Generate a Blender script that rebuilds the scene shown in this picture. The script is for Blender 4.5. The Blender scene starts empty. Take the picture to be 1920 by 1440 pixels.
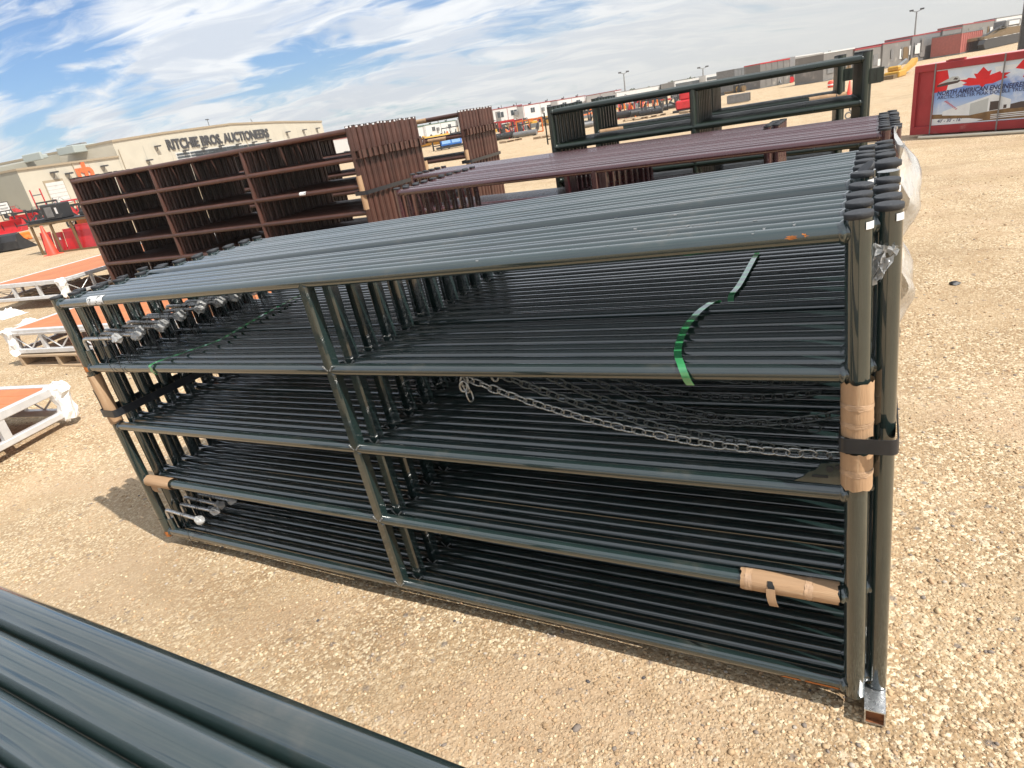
import bpy, math, random
import numpy as np
from mathutils import Matrix, Vector
random.seed(7); rng = np.random.default_rng(7)
scene = bpy.context.scene
C = scene.collection

# ------------------------------------------------------------------ camera
F_PX = 1170.555
CAM = Vector((3.01507, -1.37127, 1.65528))
RM = Matrix(((0.873252, 0.460323, -0.159790), (0.055531, -0.419810, -0.905912), (-0.484094, 0.782216, -0.392162)))      # rows: image right, image down, view direction
cd = bpy.data.cameras.new('camera'); cam = bpy.data.objects.new('camera', cd); C.objects.link(cam)
cd.sensor_fit = 'HORIZONTAL'; cd.sensor_width = 36.0; cd.lens = F_PX / 1920 * 36
cd.clip_start = 0.02; cd.clip_end = 6000
m3 = Matrix((RM[0], -RM[1], -RM[2])).transposed()
cam.matrix_world = Matrix.Translation(CAM) @ m3.to_4x4()
scene.camera = cam

# ------------------------------------------------------------------ light, sky, exposure
SUN_DIR = Vector((0.604, -0.11, 0.789)).normalized()
SUN_EL = math.asin(SUN_DIR.z); SUN_AZ = math.atan2(SUN_DIR.x, SUN_DIR.y)
sd = bpy.data.lights.new('sun', 'SUN'); sun = bpy.data.objects.new('sun', sd); C.objects.link(sun)
sd.energy = 5.0; sd.angle = math.radians(0.53); sd.color = (1.0, 0.95, 0.87)
sun.location = (20, -5, 30)
sun.rotation_euler = SUN_DIR.to_track_quat('Z', 'Y').to_euler()
scene.view_settings.view_transform = 'Standard'; scene.view_settings.look = 'None'
scene.view_settings.gamma = 1.0; scene.view_settings.use_curve_mapping = False
scene.view_settings.exposure = 0.30
scene.render.engine = 'CYCLES'

world = bpy.data.worlds.new('World'); scene.world = world; world.use_nodes = True

class NT:
    """small helper to write node graphs"""
    def __init__(s, tree): s.t = tree; s.t.nodes.clear()
    def n(s, kind, **kw):
        nd = s.t.nodes.new(kind)
        for k, v in kw.items():
            if k.startswith('i_'):
                key = k[2:]
                key = int(key) if key.isdigit() else key.replace('_', ' ')
                s.put(nd.inputs[key], v)
            else: setattr(nd, k, v)
        return nd
    def put(s, sock, v):
        if isinstance(v, bpy.types.NodeSocket): s.t.links.new(v, sock)
        else: sock.default_value = v
    def math(s, op, a, b=None, c=None, clamp=False):
        nd = s.t.nodes.new('ShaderNodeMath'); nd.operation = op; nd.use_clamp = clamp
        s.put(nd.inputs[0], a)
        if b is not None: s.put(nd.inputs[1], b)
        if c is not None: s.put(nd.inputs[2], c)
        return nd.outputs[0]
    def vmath(s, op, a, b=None, out=0):
        nd = s.t.nodes.new('ShaderNodeVectorMath'); nd.operation = op
        s.put(nd.inputs[0], a)
        if b is not None: s.put(nd.inputs[1], b)
        return nd.outputs[out]
    def mapr(s, v, a, b, c=0.0, d=1.0, smooth=False):
        nd = s.t.nodes.new('ShaderNodeMapRange'); nd.interpolation_type = 'SMOOTHSTEP' if smooth else 'LINEAR'
        s.put(nd.inputs[0], v)
        for i, x in enumerate((a, b, c, d)): s.put(nd.inputs[i + 1], x)
        return nd.outputs[0]
    def mix(s, f, a, b, mode='MIX'):
        nd = s.t.nodes.new('ShaderNodeMix'); nd.data_type = 'RGBA'; nd.blend_type = mode
        s.put(nd.inputs[0], f)
        s.put(nd.inputs[6], a if isinstance(a, bpy.types.NodeSocket) else (*a, 1) if len(a) == 3 else a)
        s.put(nd.inputs[7], b if isinstance(b, bpy.types.NodeSocket) else (*b, 1) if len(b) == 3 else b)
        return nd.outputs[2]
    def noise(s, vec, scale, detail=4, rough=.55, dist=0.0, out=0):
        nd = s.t.nodes.new('ShaderNodeTexNoise'); s.put(nd.inputs['Vector'], vec)
        nd.inputs['Scale'].default_value = scale; nd.inputs['Detail'].default_value = detail
        nd.inputs['Roughness'].default_value = rough; nd.inputs['Distortion'].default_value = dist
        return nd.outputs[out]

def build_world():
    w = NT(world.node_tree)
    out = w.n('ShaderNodeOutputWorld')
    sky = w.n('ShaderNodeTexSky', sky_type='NISHITA', sun_disc=False, sun_elevation=SUN_EL, sun_rotation=SUN_AZ,
              altitude=900.0, air_density=1.0, dust_density=1.2, ozone_density=1.6)
    tc = w.n('ShaderNodeTexCoord')
    d = w.vmath('NORMALIZE', tc.outputs['Generated'])
    sep = w.n('ShaderNodeSeparateXYZ', i_0=d)
    x, y, z = sep.outputs
    zc = w.math('ADD', w.math('MAXIMUM', z, 0.0), 0.24)
    u = w.math('DIVIDE', x, zc); v = w.math('DIVIDE', y, zc)
    # streaks run roughly along the direction the gates run in
    ur = w.math('ADD', w.math('MULTIPLY', u, 0.88), w.math('MULTIPLY', v, 0.47))
    vr = w.math('SUBTRACT', w.math('MULTIPLY', v, 0.88), w.math('MULTIPLY', u, 0.47))
    p = w.n('ShaderNodeCombineXYZ', i_0=w.math('MULTIPLY', ur, 0.85), i_1=w.math('MULTIPLY', vr, 1.7), i_2=3.7).outputs[0]
    warp = w.noise(p, 1.3, 3, .5, 0, 1)
    p2 = w.vmath('ADD', p, w.vmath('MULTIPLY', w.vmath('SUBTRACT', warp, (.5, .5, .5)), (.9, .9, 0)))
    n1 = w.noise(p2, 1.75, 10, .62, .15)
    n2 = w.noise(w.vmath('MULTIPLY', p2, (1.0, 1.1, 1.0)), 4.0, 8, .58, .2)
    n3 = w.noise(w.vmath('ADD', w.vmath('MULTIPLY', p2, (1.0, 1.5, 1.0)), (4.1, 2.2, 0)), 3.1, 7, .6, .3)
    dens = w.math('ADD', w.math('MULTIPLY', n1, .66), w.math('MULTIPLY', n2, .34))
    # blue openings of the real sky: gaps as soft lobes round their directions
    def lobe(dx, dy, dz, k):
        L = math.sqrt(dx*dx + dy*dy + dz*dz)
        dot = w.vmath('DOT_PRODUCT', d, (dx/L, dy/L, dz/L), 1)
        return w.math('EXPONENT', w.math('MULTIPLY', w.math('SUBTRACT', dot, 1.0), k))
    gaps = None
    for (dv, k, a) in SKY_GAPS:
        g = w.math('MULTIPLY', lobe(*dv, k * 1.5), a * .8)
        gaps = g if gaps is None else w.math('ADD', gaps, g)
    dens = w.math('SUBTRACT', dens, gaps)
    cov = w.mapr(dens, .355, .490, 0, 1, True)
    thick = w.mapr(w.math('ADD', w.math('MULTIPLY', dens, .35), w.math('MULTIPLY', n3, .65)), .42, .57, 0, 1, True)
    ccol = w.mix(thick, (9.0, 9.2, 9.4), (6.3, 6.9, 7.8))
    skyc = w.mix(1.0, sky.outputs[0], (.56, .84, 1.12), 'MULTIPLY')
    col = w.mix(w.math('MULTIPLY', cov, .93), skyc, ccol)
    # dust hanging low over the yard, higher to the right
    az = w.vmath('DOT_PRODUCT', d, (0.30, 0.954, 0.0), 1)
    hi = w.mapr(az, .55, 1.0, .07, .29, True)
    f = w.math('POWER', w.math('SUBTRACT', 1.0, w.math('DIVIDE', w.math('MAXIMUM', z, 0.0), hi), clamp=True), 1.35)
    f = w.math('MULTIPLY', f, w.mapr(az, .60, 1.0, .30, 1.0, True))
    col = w.mix(f, col, (6.3, 6.45, 6.4))
    bg = w.n('ShaderNodeBackground', i_Strength=0.098, i_Color=col)
    w.t.links.new(bg.outputs[0], out.inputs[0])
def ray(px, py):
    v = Vector(((px - 960) / F_PX, (py - 720) / F_PX, 1.0))
    return RM.transposed() @ v
SKY_GAPS = []
def gap(pts, k, a):
    for px, py in pts:
        r = ray(px, py).normalized(); SKY_GAPS.append(((r.x, r.y, r.z), k, a))
gap([(40, 105), (110, 70), (185, 45)], 420, .11)
gap([(0, 150), (60, 125)], 700, .08)
gap([(485, 108), (530, 97), (570, 88)], 3500, .13)
gap([(230, 172), (300, 176), (380, 185), (450, 180)], 1500, .10)
gap([(520, 168), (580, 150), (650, 128), (720, 118), (790, 130)], 900, .085)
gap([(610, 66), (650, 62)], 4500, .12)
gap([(880, 62), (950, 60), (1010, 45), (1080, 22)], 900, .10)
gap([(260, 222), (330, 222)], 3000, .08)
gap([(15, 245), (60, 235)], 2500, .08)
gap([(780, 6), (820, 8)], 3500, .09)
gap([(240, 115), (330, 95), (420, 60), (150, 140)], 500, -.05)
gap([(420, 145), (540, 130), (340, 150)], 900, -.05)
gap([(700, 80), (830, 45), (900, 20)], 900, -.04)
gap([(1150, 100), (1300, 60), (1000, 110)], 300, -.05)
build_world()

# ------------------------------------------------------------------ helpers
def at(px, py, z=0.0):
    """ground point (or point on a level z) seen at a pixel of the photograph"""
    r = ray(px, py); t = (z - CAM.z) / r.z
    return CAM + r * t
TILT = math.radians(2.4)                      # the near bundle and the ground under it slope by this much
A2W = Matrix.Translation((1.5, 0, 0)) @ Matrix.Rotation(-TILT, 4, 'Y') @ Matrix.Translation((-1.5, 0, 0))

def smooth01(t): t = max(0.0, min(1.0, t)); return t * t * (3 - 2 * t)
def ground_z(x, y):
    wx = smooth01((x + 2.7) / 1.1) * smooth01((5.0 - x) / 1.4)
    wy = smooth01((y + 4.5) / 1.5) * smooth01((2.25 - y) / 0.9)
    return wx * wy * math.tan(TILT) * (x - 1.5)

MESHES = {}
class MB:
    def __init__(s): s.v = []; s.f = []; s.sm = []; s.mi = []
    def add(s, vs, fs, smooth=False, mi=0):
        o = len(s.v); s.v += [tuple(v) for v in vs]
        s.f += [tuple(i + o for i in f) for f in fs]; s.sm += [smooth] * len(fs); s.mi += [mi] * len(fs)
        return s
    def box(s, x0, x1, y0, y1, z0, z1, mi=0, bev=0.0, M=None):
        if bev > 0:
            bm_ = bevbox(x1 - x0, y1 - y0, z1 - z0, bev)
            vs = [Vector((v[0] + (x0 + x1) / 2, v[1] + (y0 + y1) / 2, v[2] + (z0 + z1) / 2)) for v in bm_[0]]
            if M is not None: vs = [M @ v for v in vs]
            return s.add(vs, bm_[1], False, mi)
        vs = [Vector(p) for p in ((x0,y0,z0),(x1,y0,z0),(x1,y1,z0),(x0,y1,z0),(x0,y0,z1),(x1,y0,z1),(x1,y1,z1),(x0,y1,z1))]
        if M is not None: vs = [M @ v for v in vs]
        return s.add(vs, [(0,3,2,1),(4,5,6,7),(0,1,5,4),(1,2,6,5),(2,3,7,6),(3,0,4,7)], False, mi)
    def tube(s, p0, p1, r, n=12, r1=None, caps=True, mi=0, smooth=True):
        p0 = Vector(p0); p1 = Vector(p1); r1 = r if r1 is None else r1
        d = (p1 - p0).normalized(); a = d.orthogonal().normalized(); b = d.cross(a)
        vs = []
        for p, rr in ((p0, r), (p1, r1)):
            vs += [p + (a * math.cos(2*math.pi*i/n) + b * math.sin(2*math.pi*i/n)) * rr for i in range(n)]
        s.add(vs, [(i, (i+1) % n, n + (i+1) % n, n + i) for i in range(n)], smooth, mi)
        if caps:
            s.add(vs, [tuple(range(n-1, -1, -1)), tuple(range(n, 2*n))], False, mi)
        return s
    def sweep(s, pts, r, n=8, mi=0, closed=False, flat=None):
        """round tube along points; flat=(w,t) sweeps a ribbon of that width and thickness instead"""
        pts = [Vector(p) for p in pts]; N = len(pts); vs = []
        up = None
        for i, p in enumerate(pts):
            if closed: d = (pts[(i+1) % N] - pts[i-1]).normalized()
            else: d = (pts[min(i+1, N-1)] - pts[max(i-1, 0)]).normalized()
            if up is None: up = d.orthogonal().normalized()
            else:
                up = (up - d * up.dot(d)).normalized()
            b = d.cross(up)
            rr = r[i] if isinstance(r, (list, tuple)) else r
            vs += [p + (up * math.cos(2*math.pi*k/n) + b * math.sin(2*math.pi*k/n)) * rr for k in range(n)]
        fs = []
        for i in range(N if closed else N - 1):
            j = (i + 1) % N
            fs += [(i*n+k, i*n+(k+1) % n, j*n+(k+1) % n, j*n+k) for k in range(n)]
        s.add(vs, fs, True, mi)
        if not closed: s.add(vs, [tuple(range(n-1, -1, -1)), tuple(range((N-1)*n, N*n))], False, mi)
        return s
    def ribbon(s, pts, side, w, t, mi=0):
        """band through points; side = vector(s) across the band"""
        pts = [Vector(p) for p in pts]; N = len(pts); vs = []
        for i, p in enumerate(pts):
            sv = Vector(side[i] if isinstance(side[0], (tuple, list, Vector)) else side).normalized()
            d = (pts[min(i+1, N-1)] - pts[max(i-1, 0)]).normalized()
            nn = d.cross(sv).normalized()
            vs += [p - sv*w/2 - nn*t/2, p + sv*w/2 - nn*t/2, p + sv*w/2 + nn*t/2, p - sv*w/2 + nn*t/2]
        for k in range(4):
            strip = []
            for i in range(N): strip += [vs[4*i+k], vs[4*i+(k+1) % 4]]
            s.add(strip, [(2*i, 2*i+2, 2*i+3, 2*i+1) for i in range(N-1)], True, mi)
        return s.add([vs[q] for q in (0,1,2,3)] + [vs[4*N-1-q] for q in range(4)], [(0,1,2,3), (4,5,6,7)], False, mi)
    def lathe(s, prof, n=16, M=None, mi=0, smooth=True):
        """prof: list of (r, z)"""
        vs = []
        for r, z in prof: vs += [Vector((r*math.cos(2*math.pi*i/n), r*math.sin(2*math.pi*i/n), z)) for i in range(n)]
        if M is not None: vs = [M @ v for v in vs]
        fs = [(j*n+i, j*n+(i+1) % n, (j+1)*n+(i+1) % n, (j+1)*n+i) for j in range(len(prof)-1) for i in range(n)]
        s.add(vs, fs, smooth, mi)
        s.add(vs, [tuple(range(n-1, -1, -1)), tuple(range((len(prof)-1)*n, len(prof)*n))], False, mi)
        return s
    def prism(s, poly, y0, y1, mi=0, M=None):
        """polygon in x,z extruded along y"""
        n = len(poly)
        vs = [Vector((x, y0, z)) for x, z in poly] + [Vector((x, y1, z)) for x, z in poly]
        if M is not None: vs = [M @ v for v in vs]
        return s.add(vs, [tuple(range(n)), tuple(range(2*n-1, n-1, -1))] + [(i, n+i, n+(i+1) % n, (i+1) % n) for i in range(n)], False, mi)
    def mesh(s, name, mats):
        me = bpy.data.meshes.new(name)
        me.from_pydata(s.v, [], s.f)
        me.polygons.foreach_set('use_smooth', s.sm); me.polygons.foreach_set('material_index', s.mi)
        for m in (mats if isinstance(mats, (list, tuple)) else [mats]): me.materials.append(m)
        me.update()
        return me
    def build(s, name, mats, parent=None, loc=(0,0,0), **kw):
        return obj(name, s.mesh(name, mats), parent, loc, **kw)
def bevbox(w, d, h, b):
    vs = []; 
    X, Y, Z = w/2, d/2, h/2; b = min(b, X*.9, Y*.9, Z*.9)
    idx = {}
    for sx in (-1,1):
        for sy in (-1,1):
            for sz in (-1,1):
                for ax in range(3):
                    p = [sx*X, sy*Y, sz*Z]
                    for q in range(3):
                        if q != ax: p[q] -= (sx, sy, sz)[q]*b
                    idx[(sx,sy,sz,ax)] = len(vs); vs.append(tuple(p))
    fs = []
    for ax in range(3):
        o = [q for q in range(3) if q != ax]
        for s_ in (-1,1):
            ring = []
            for (a, c) in ((-1,-1),(1,-1),(1,1),(-1,1)):
                k = [0,0,0]; k[ax] = s_; k[o[0]] = a; k[o[1]] = c
                ring.append(idx[(k[0],k[1],k[2],ax)])
            fs.append(tuple(ring))
    for ax in range(3):
        o = [q for q in range(3) if q != ax]
        for a in (-1,1):
            for c in (-1,1):
                k0 = [0,0,0]; k0[o[0]] = a; k0[o[1]] = c; k1 = list(k0); k0[ax] = -1; k1[ax] = 1
                fs.append((idx[(*k0,o[0])], idx[(*k1,o[0])], idx[(*k1,o[1])], idx[(*k0,o[1])]))
    for sx in (-1,1):
        for sy in (-1,1):
            for sz in (-1,1): fs.append(tuple(idx[(sx,sy,sz,a)] for a in range(3)))
    # orient faces outwards
    out = []
    for f in fs:
        c = sum((Vector(vs[i]) for i in f), Vector()) / len(f)
        nrm = (Vector(vs[f[1]]) - Vector(vs[f[0]])).cross(Vector(vs[f[2]]) - Vector(vs[f[1]]))
        out.append(f if nrm.dot(c) > 0 else tuple(reversed(f)))
    return vs, out
def obj(name, me, parent=None, loc=(0,0,0), rot=None, label=None, cat=None, group=None, kind=None, M=None):
    o = bpy.data.objects.new(name, me); C.objects.link(o)
    if parent is not None: o.parent = parent
    if M is not None: o.matrix_world = M
    else:
        o.location = loc
        if rot: o.rotation_euler = rot
    if label: o['label'] = label
    if cat: o['category'] = cat
    if group: o['group'] = group
    if kind: o['kind'] = kind
    return o
def thing(name, label, cat, loc=(0,0,0), rot=None, group=None, M=None):
    o = obj(name, None, None, loc, rot, label, cat, group, None, M); o.empty_display_size = .1
    return o
def text_mesh(txt, size, mat, ext=.004, offset=0.0, align='LEFT', shear=0.0, sx=1.0):
    cu = bpy.data.curves.new('txt', 'FONT'); cu.body = txt; cu.size = size; cu.extrude = ext; cu.offset = offset
    cu.align_x = align; cu.shear = shear; cu.resolution_u = 3
    o = bpy.data.objects.new('txt', cu); C.objects.link(o)
    dg = bpy.context.evaluated_depsgraph_get(); me = bpy.data.meshes.new_from_object(o.evaluated_get(dg))
    bpy.data.objects.remove(o); bpy.data.curves.remove(cu)
    if sx != 1.0:
        for v in me.vertices: v.co.x *= sx
    me.materials.clear(); me.materials.append(mat)
    return me
ORD = ['front', 'second', 'third', 'fourth', 'fifth', 'sixth', 'seventh', 'eighth', 'ninth', 'tenth', 'eleventh', 'twelfth', 'thirteenth',
       'fourteenth', 'fifteenth', 'sixteenth', 'seventeenth', 'eighteenth', 'nineteenth', 'twentieth', 'twenty-first', 'twenty-second', 'twenty-third', 'twenty-fourth']

# ------------------------------------------------------------------ materials
MATS = {}
def mat(name, color, rough=.5, metal=0.0, spec=.5, coat=0.0, var=0.0, vscale=6.0, bump=0.0, bscale=80.0, alpha=None, trans=0.0,
        dirt=None, dscale=3.0, dlo=.55, dhi=.75, stretch=(1,1,1), rvar=0.0, rand=0.0, coat_rough=.1, ior=1.5, cior=1.5):
    if name in MATS: return MATS[name]
    m = bpy.data.materials.new(name); m.use_nodes = True; MATS[name] = m
    t = NT(m.node_tree); out = t.n('ShaderNodeOutputMaterial'); b = t.n('ShaderNodeBsdfPrincipled')
    t.t.links.new(b.outputs[0], out.inputs[0])
    tc = t.n('ShaderNodeTexCoord').outputs['Object']
    if stretch != (1,1,1): tc = t.vmath('MULTIPLY', tc, stretch)
    col = t.n('ShaderNodeRGB'); col.outputs[0].default_value = (*color, 1); c = col.outputs[0]
    if var:
        nz = t.noise(tc, vscale, 5, .6)
        f = t.mapr(nz, .3, .7, 1 - var, 1 + var)
        c = t.mix(1.0, c, t.n('ShaderNodeCombineXYZ', i_0=f, i_1=f, i_2=f).outputs[0], 'MULTIPLY')
    if rand:
        oi = t.n('ShaderNodeObjectInfo').outputs['Random']
        f = t.mapr(oi, 0, 1, 1 - rand, 1 + rand)
        c = t.mix(1.0, c, t.n('ShaderNodeCombineXYZ', i_0=f, i_1=f, i_2=f).outputs[0], 'MULTIPLY')
    if dirt:
        nz = t.noise(tc, dscale, 7, .68)
        f = t.mapr(nz, dlo, dhi, 0, 1, True)
        c = t.mix(f, c, dirt)
    t.put(b.inputs['Base Color'], c)
    if rvar:
        t.put(b.inputs['Roughness'], t.mapr(t.noise(tc, vscale*2.3, 5, .65), .3, .7, max(.02, rough - rvar), rough + rvar))
    else: b.inputs['Roughness'].default_value = rough
    b.inputs['Metallic'].default_value = metal; b.inputs['Specular IOR Level'].default_value = spec
    b.inputs['Coat Weight'].default_value = coat
    b.inputs['IOR'].default_value = ior; b.inputs['Coat IOR'].default_value = cior
    b.inputs['Coat Roughness'].default_value = coat_rough
    if trans: b.inputs['Transmission Weight'].default_value = trans
    if alpha is not None: b.inputs['Alpha'].default_value = alpha
    if bump:
        bp = t.n('ShaderNodeBump', i_Strength=1.0, i_Distance=bump, i_Height=t.noise(tc, bscale, 4, .6))
        t.t.links.new(bp.outputs[0], b.inputs['Normal'])
    return m
M_GREEN = mat('dark_green_paint', (.013, .026, .025), .22, spec=.5, coat=1.0, var=.15, vscale=5, rvar=.05, rand=.22, coat_rough=.055, dirt=(.085, .078, .062), dscale=7, dlo=.52, dhi=.86, ior=1.5, cior=1.78)
M_MAROON = mat('maroon_paint', (.055, .015, .018), .24, spec=.5, coat=.9, var=.15, vscale=5, rvar=.06, rand=.15, dirt=(.09, .05, .04), dscale=9, dlo=.66, dhi=.82, coat_rough=.10, ior=1.6)
M_BROWN = mat('brown_paint', (.072, .029, .020), .46, coat=.2, var=.22, vscale=5, rvar=.1, rand=.2, dirt=(.12, .075, .05), dscale=7, dlo=.62, dhi=.8)
M_DGREEN2 = mat('faded_green_paint', (.011, .020, .014), .34, spec=.5, coat=.4, var=.2, vscale=6, rvar=.08, rand=.2, dirt=(.06, .055, .045), dscale=9, dlo=.64, dhi=.82, coat_rough=.15)
M_CAP = mat('black_rubber', (.028, .030, .034), .62, var=.25, vscale=60, bump=.0006, bscale=160, dirt=(.10, .10, .10), dscale=30, dlo=.58, dhi=.8)
M_WELD = mat('bare_weld', (.30, .30, .29), .32, metal=.75, var=.5, vscale=160, bump=.001, bscale=220)
M_ZINC = mat('galvanised_steel', (.55, .56, .57), .30, metal=.9, var=.2, vscale=40, rvar=.12, dirt=(.32, .22, .15), dscale=18, dlo=.66, dhi=.85)
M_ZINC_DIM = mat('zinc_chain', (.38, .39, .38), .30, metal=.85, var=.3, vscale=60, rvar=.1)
M_CHAIN_SHADE = mat('shaded_zinc_chain', (.15, .165, .16), .32, metal=.7, var=.3, vscale=60)  # same zinc chain, shade among the rear gates put into a darker colour
M_STICK = mat('white_label', (.72, .72, .70), .55, dirt=(.12, .12, .12), dscale=38, dlo=.57, dhi=.60)
M_TAG = mat('white_tag', (.80, .80, .80), .5)
M_CARD = mat('brown_cardboard', (.40, .25, .14), .8, var=.20, vscale=22, bump=.0016, bscale=260, stretch=(1, 1, .07), dirt=(.52, .36, .22), dscale=30, dlo=.54, dhi=.66)
M_CARDX = mat('brown_cardboard_sideways', (.40, .25, .14), .8, var=.20, vscale=22, bump=.0016, bscale=260, stretch=(.07, 1, 1), dirt=(.52, .36, .22), dscale=30, dlo=.54, dhi=.66)
M_TAPE = mat('clear_tape', (.46, .30, .185), .25, coat=.6, var=.2, vscale=30, bump=.002, bscale=70)
M_STRAPK = mat('black_strap', (.016, .018, .022), .42, coat=.2, var=.2, vscale=30)
M_STRAPG = mat('green_strap', (.045, .27, .10), .14, coat=1.0, var=.12, vscale=20, coat_rough=.04, cior=1.7)
M_FILM = mat('plastic_film', (.72, .72, .70), .12, spec=.8, coat=.9, alpha=.62, bump=.010, bscale=16)
M_FILM2 = mat('crumpled_plastic', (.55, .55, .54), .10, spec=.9, coat=1.0, alpha=.62, bump=.004, bscale=60)
M_RUST = mat('rusty_steel', (.21, .075, .025), .85, var=.4, vscale=40, dirt=(.06, .03, .02), dscale=30)
M_RUSTP = mat('orange_rust', (.42, .14, .03), .8, var=.4, vscale=60)
M_TIE = mat('black_zip_tie', (.012, .012, .013), .4)
M_ALU = mat('aluminium', (.66, .66, .66), .42, metal=.35, var=.10, vscale=12, rvar=.1, dirt=(.45, .42, .38), dscale=8, dlo=.6, dhi=.8)
M_ORANGE = mat('orange_deck_board', (.50, .17, .062), .6, var=.14, vscale=4, rand=.12, dirt=(.58, .26, .13), dscale=5)
M_FOAM = mat('white_foam_wrap', (.80, .79, .77), .65, bump=.012, bscale=18, var=.06)
M_WOOD = mat('pallet_wood', (.42, .31, .20), .8, var=.25, vscale=9, stretch=(.4, 4, 4), rand=.15)
M_RED = mat('red_machine_paint', (.52, .015, .022), .42, coat=.25, var=.15, vscale=5, dirt=(.30, .12, .09), dscale=9, dlo=.6, dhi=.8)
M_REDBOX = mat('red_crate_paint', (.33, .026, .030), .55, var=.18, vscale=2.5, dirt=(.42, .16, .14), dscale=3.5, dlo=.58, dhi=.8)
M_CONE = mat('cone_orange_red', (.80, .07, .035), .5, var=.06)
M_OR = mat('orange_machine_paint', (.75, .17, .02), .45, var=.15, vscale=6)
M_BLACK = mat('black_machine_paint', (.022, .022, .024), .5, var=.3, vscale=7, dirt=(.12, .10, .08), dscale=6, dlo=.58, dhi=.8)
M_GREYM = mat('grey_steel', (.20, .20, .20), .5, metal=.3, var=.2, vscale=6)
M_YEL = mat('yellow_machine_paint', (.50, .27, .025), .5, var=.15, vscale=4, dirt=(.30, .20, .09), dscale=6)
M_BLUE = mat('blue_plastic', (.03, .16, .55), .4, var=.1)
M_OLIVE = mat('brown_crate_steel', (.15, .095, .04), .6, var=.25, vscale=8)
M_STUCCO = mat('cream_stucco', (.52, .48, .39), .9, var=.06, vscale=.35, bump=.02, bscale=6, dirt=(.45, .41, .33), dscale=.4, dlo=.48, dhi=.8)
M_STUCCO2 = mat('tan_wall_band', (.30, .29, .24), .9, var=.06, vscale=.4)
M_METALROOF = mat('grey_green_roof_metal', (.36, .40, .38), .6, var=.05)
M_TRIMB = mat('tan_coping', (.34, .27, .18), .8)
M_WHITE = mat('white_panel', (.60, .60, .585), .6, var=.05, vscale=1.5, dirt=(.46, .44, .41), dscale=2.0, dlo=.55, dhi=.8)
M_GREYW = mat('grey_container', (.175, .165, .155), .7, var=.10, vscale=1.0, dirt=(.34, .31, .27), dscale=1.0)
M_GLASS = mat('dark_window', (.03, .04, .05), .08, spec=.8)
M_LETTER = mat('black_lettering', (.03, .03, .035), .6)
M_LOGO = mat('orange_lettering', (.75, .13, .025), .55)
M_ROOFR = mat('dark_red_trim', (.30, .03, .035), .6, var=.1)
M_ROOFG = mat('green_trim', (.06, .14, .09), .6)
M_TREE = mat('distant_foliage', (.055, .075, .04), .9, var=.4, vscale=1.5)
M_POLE = mat('grey_pole', (.22, .22, .22), .6)
M_HOSE = mat('cream_hose', (.72, .66, .52), .5)
M_TYRE = mat('tyre_rubber', (.02, .02, .02), .8)

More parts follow.
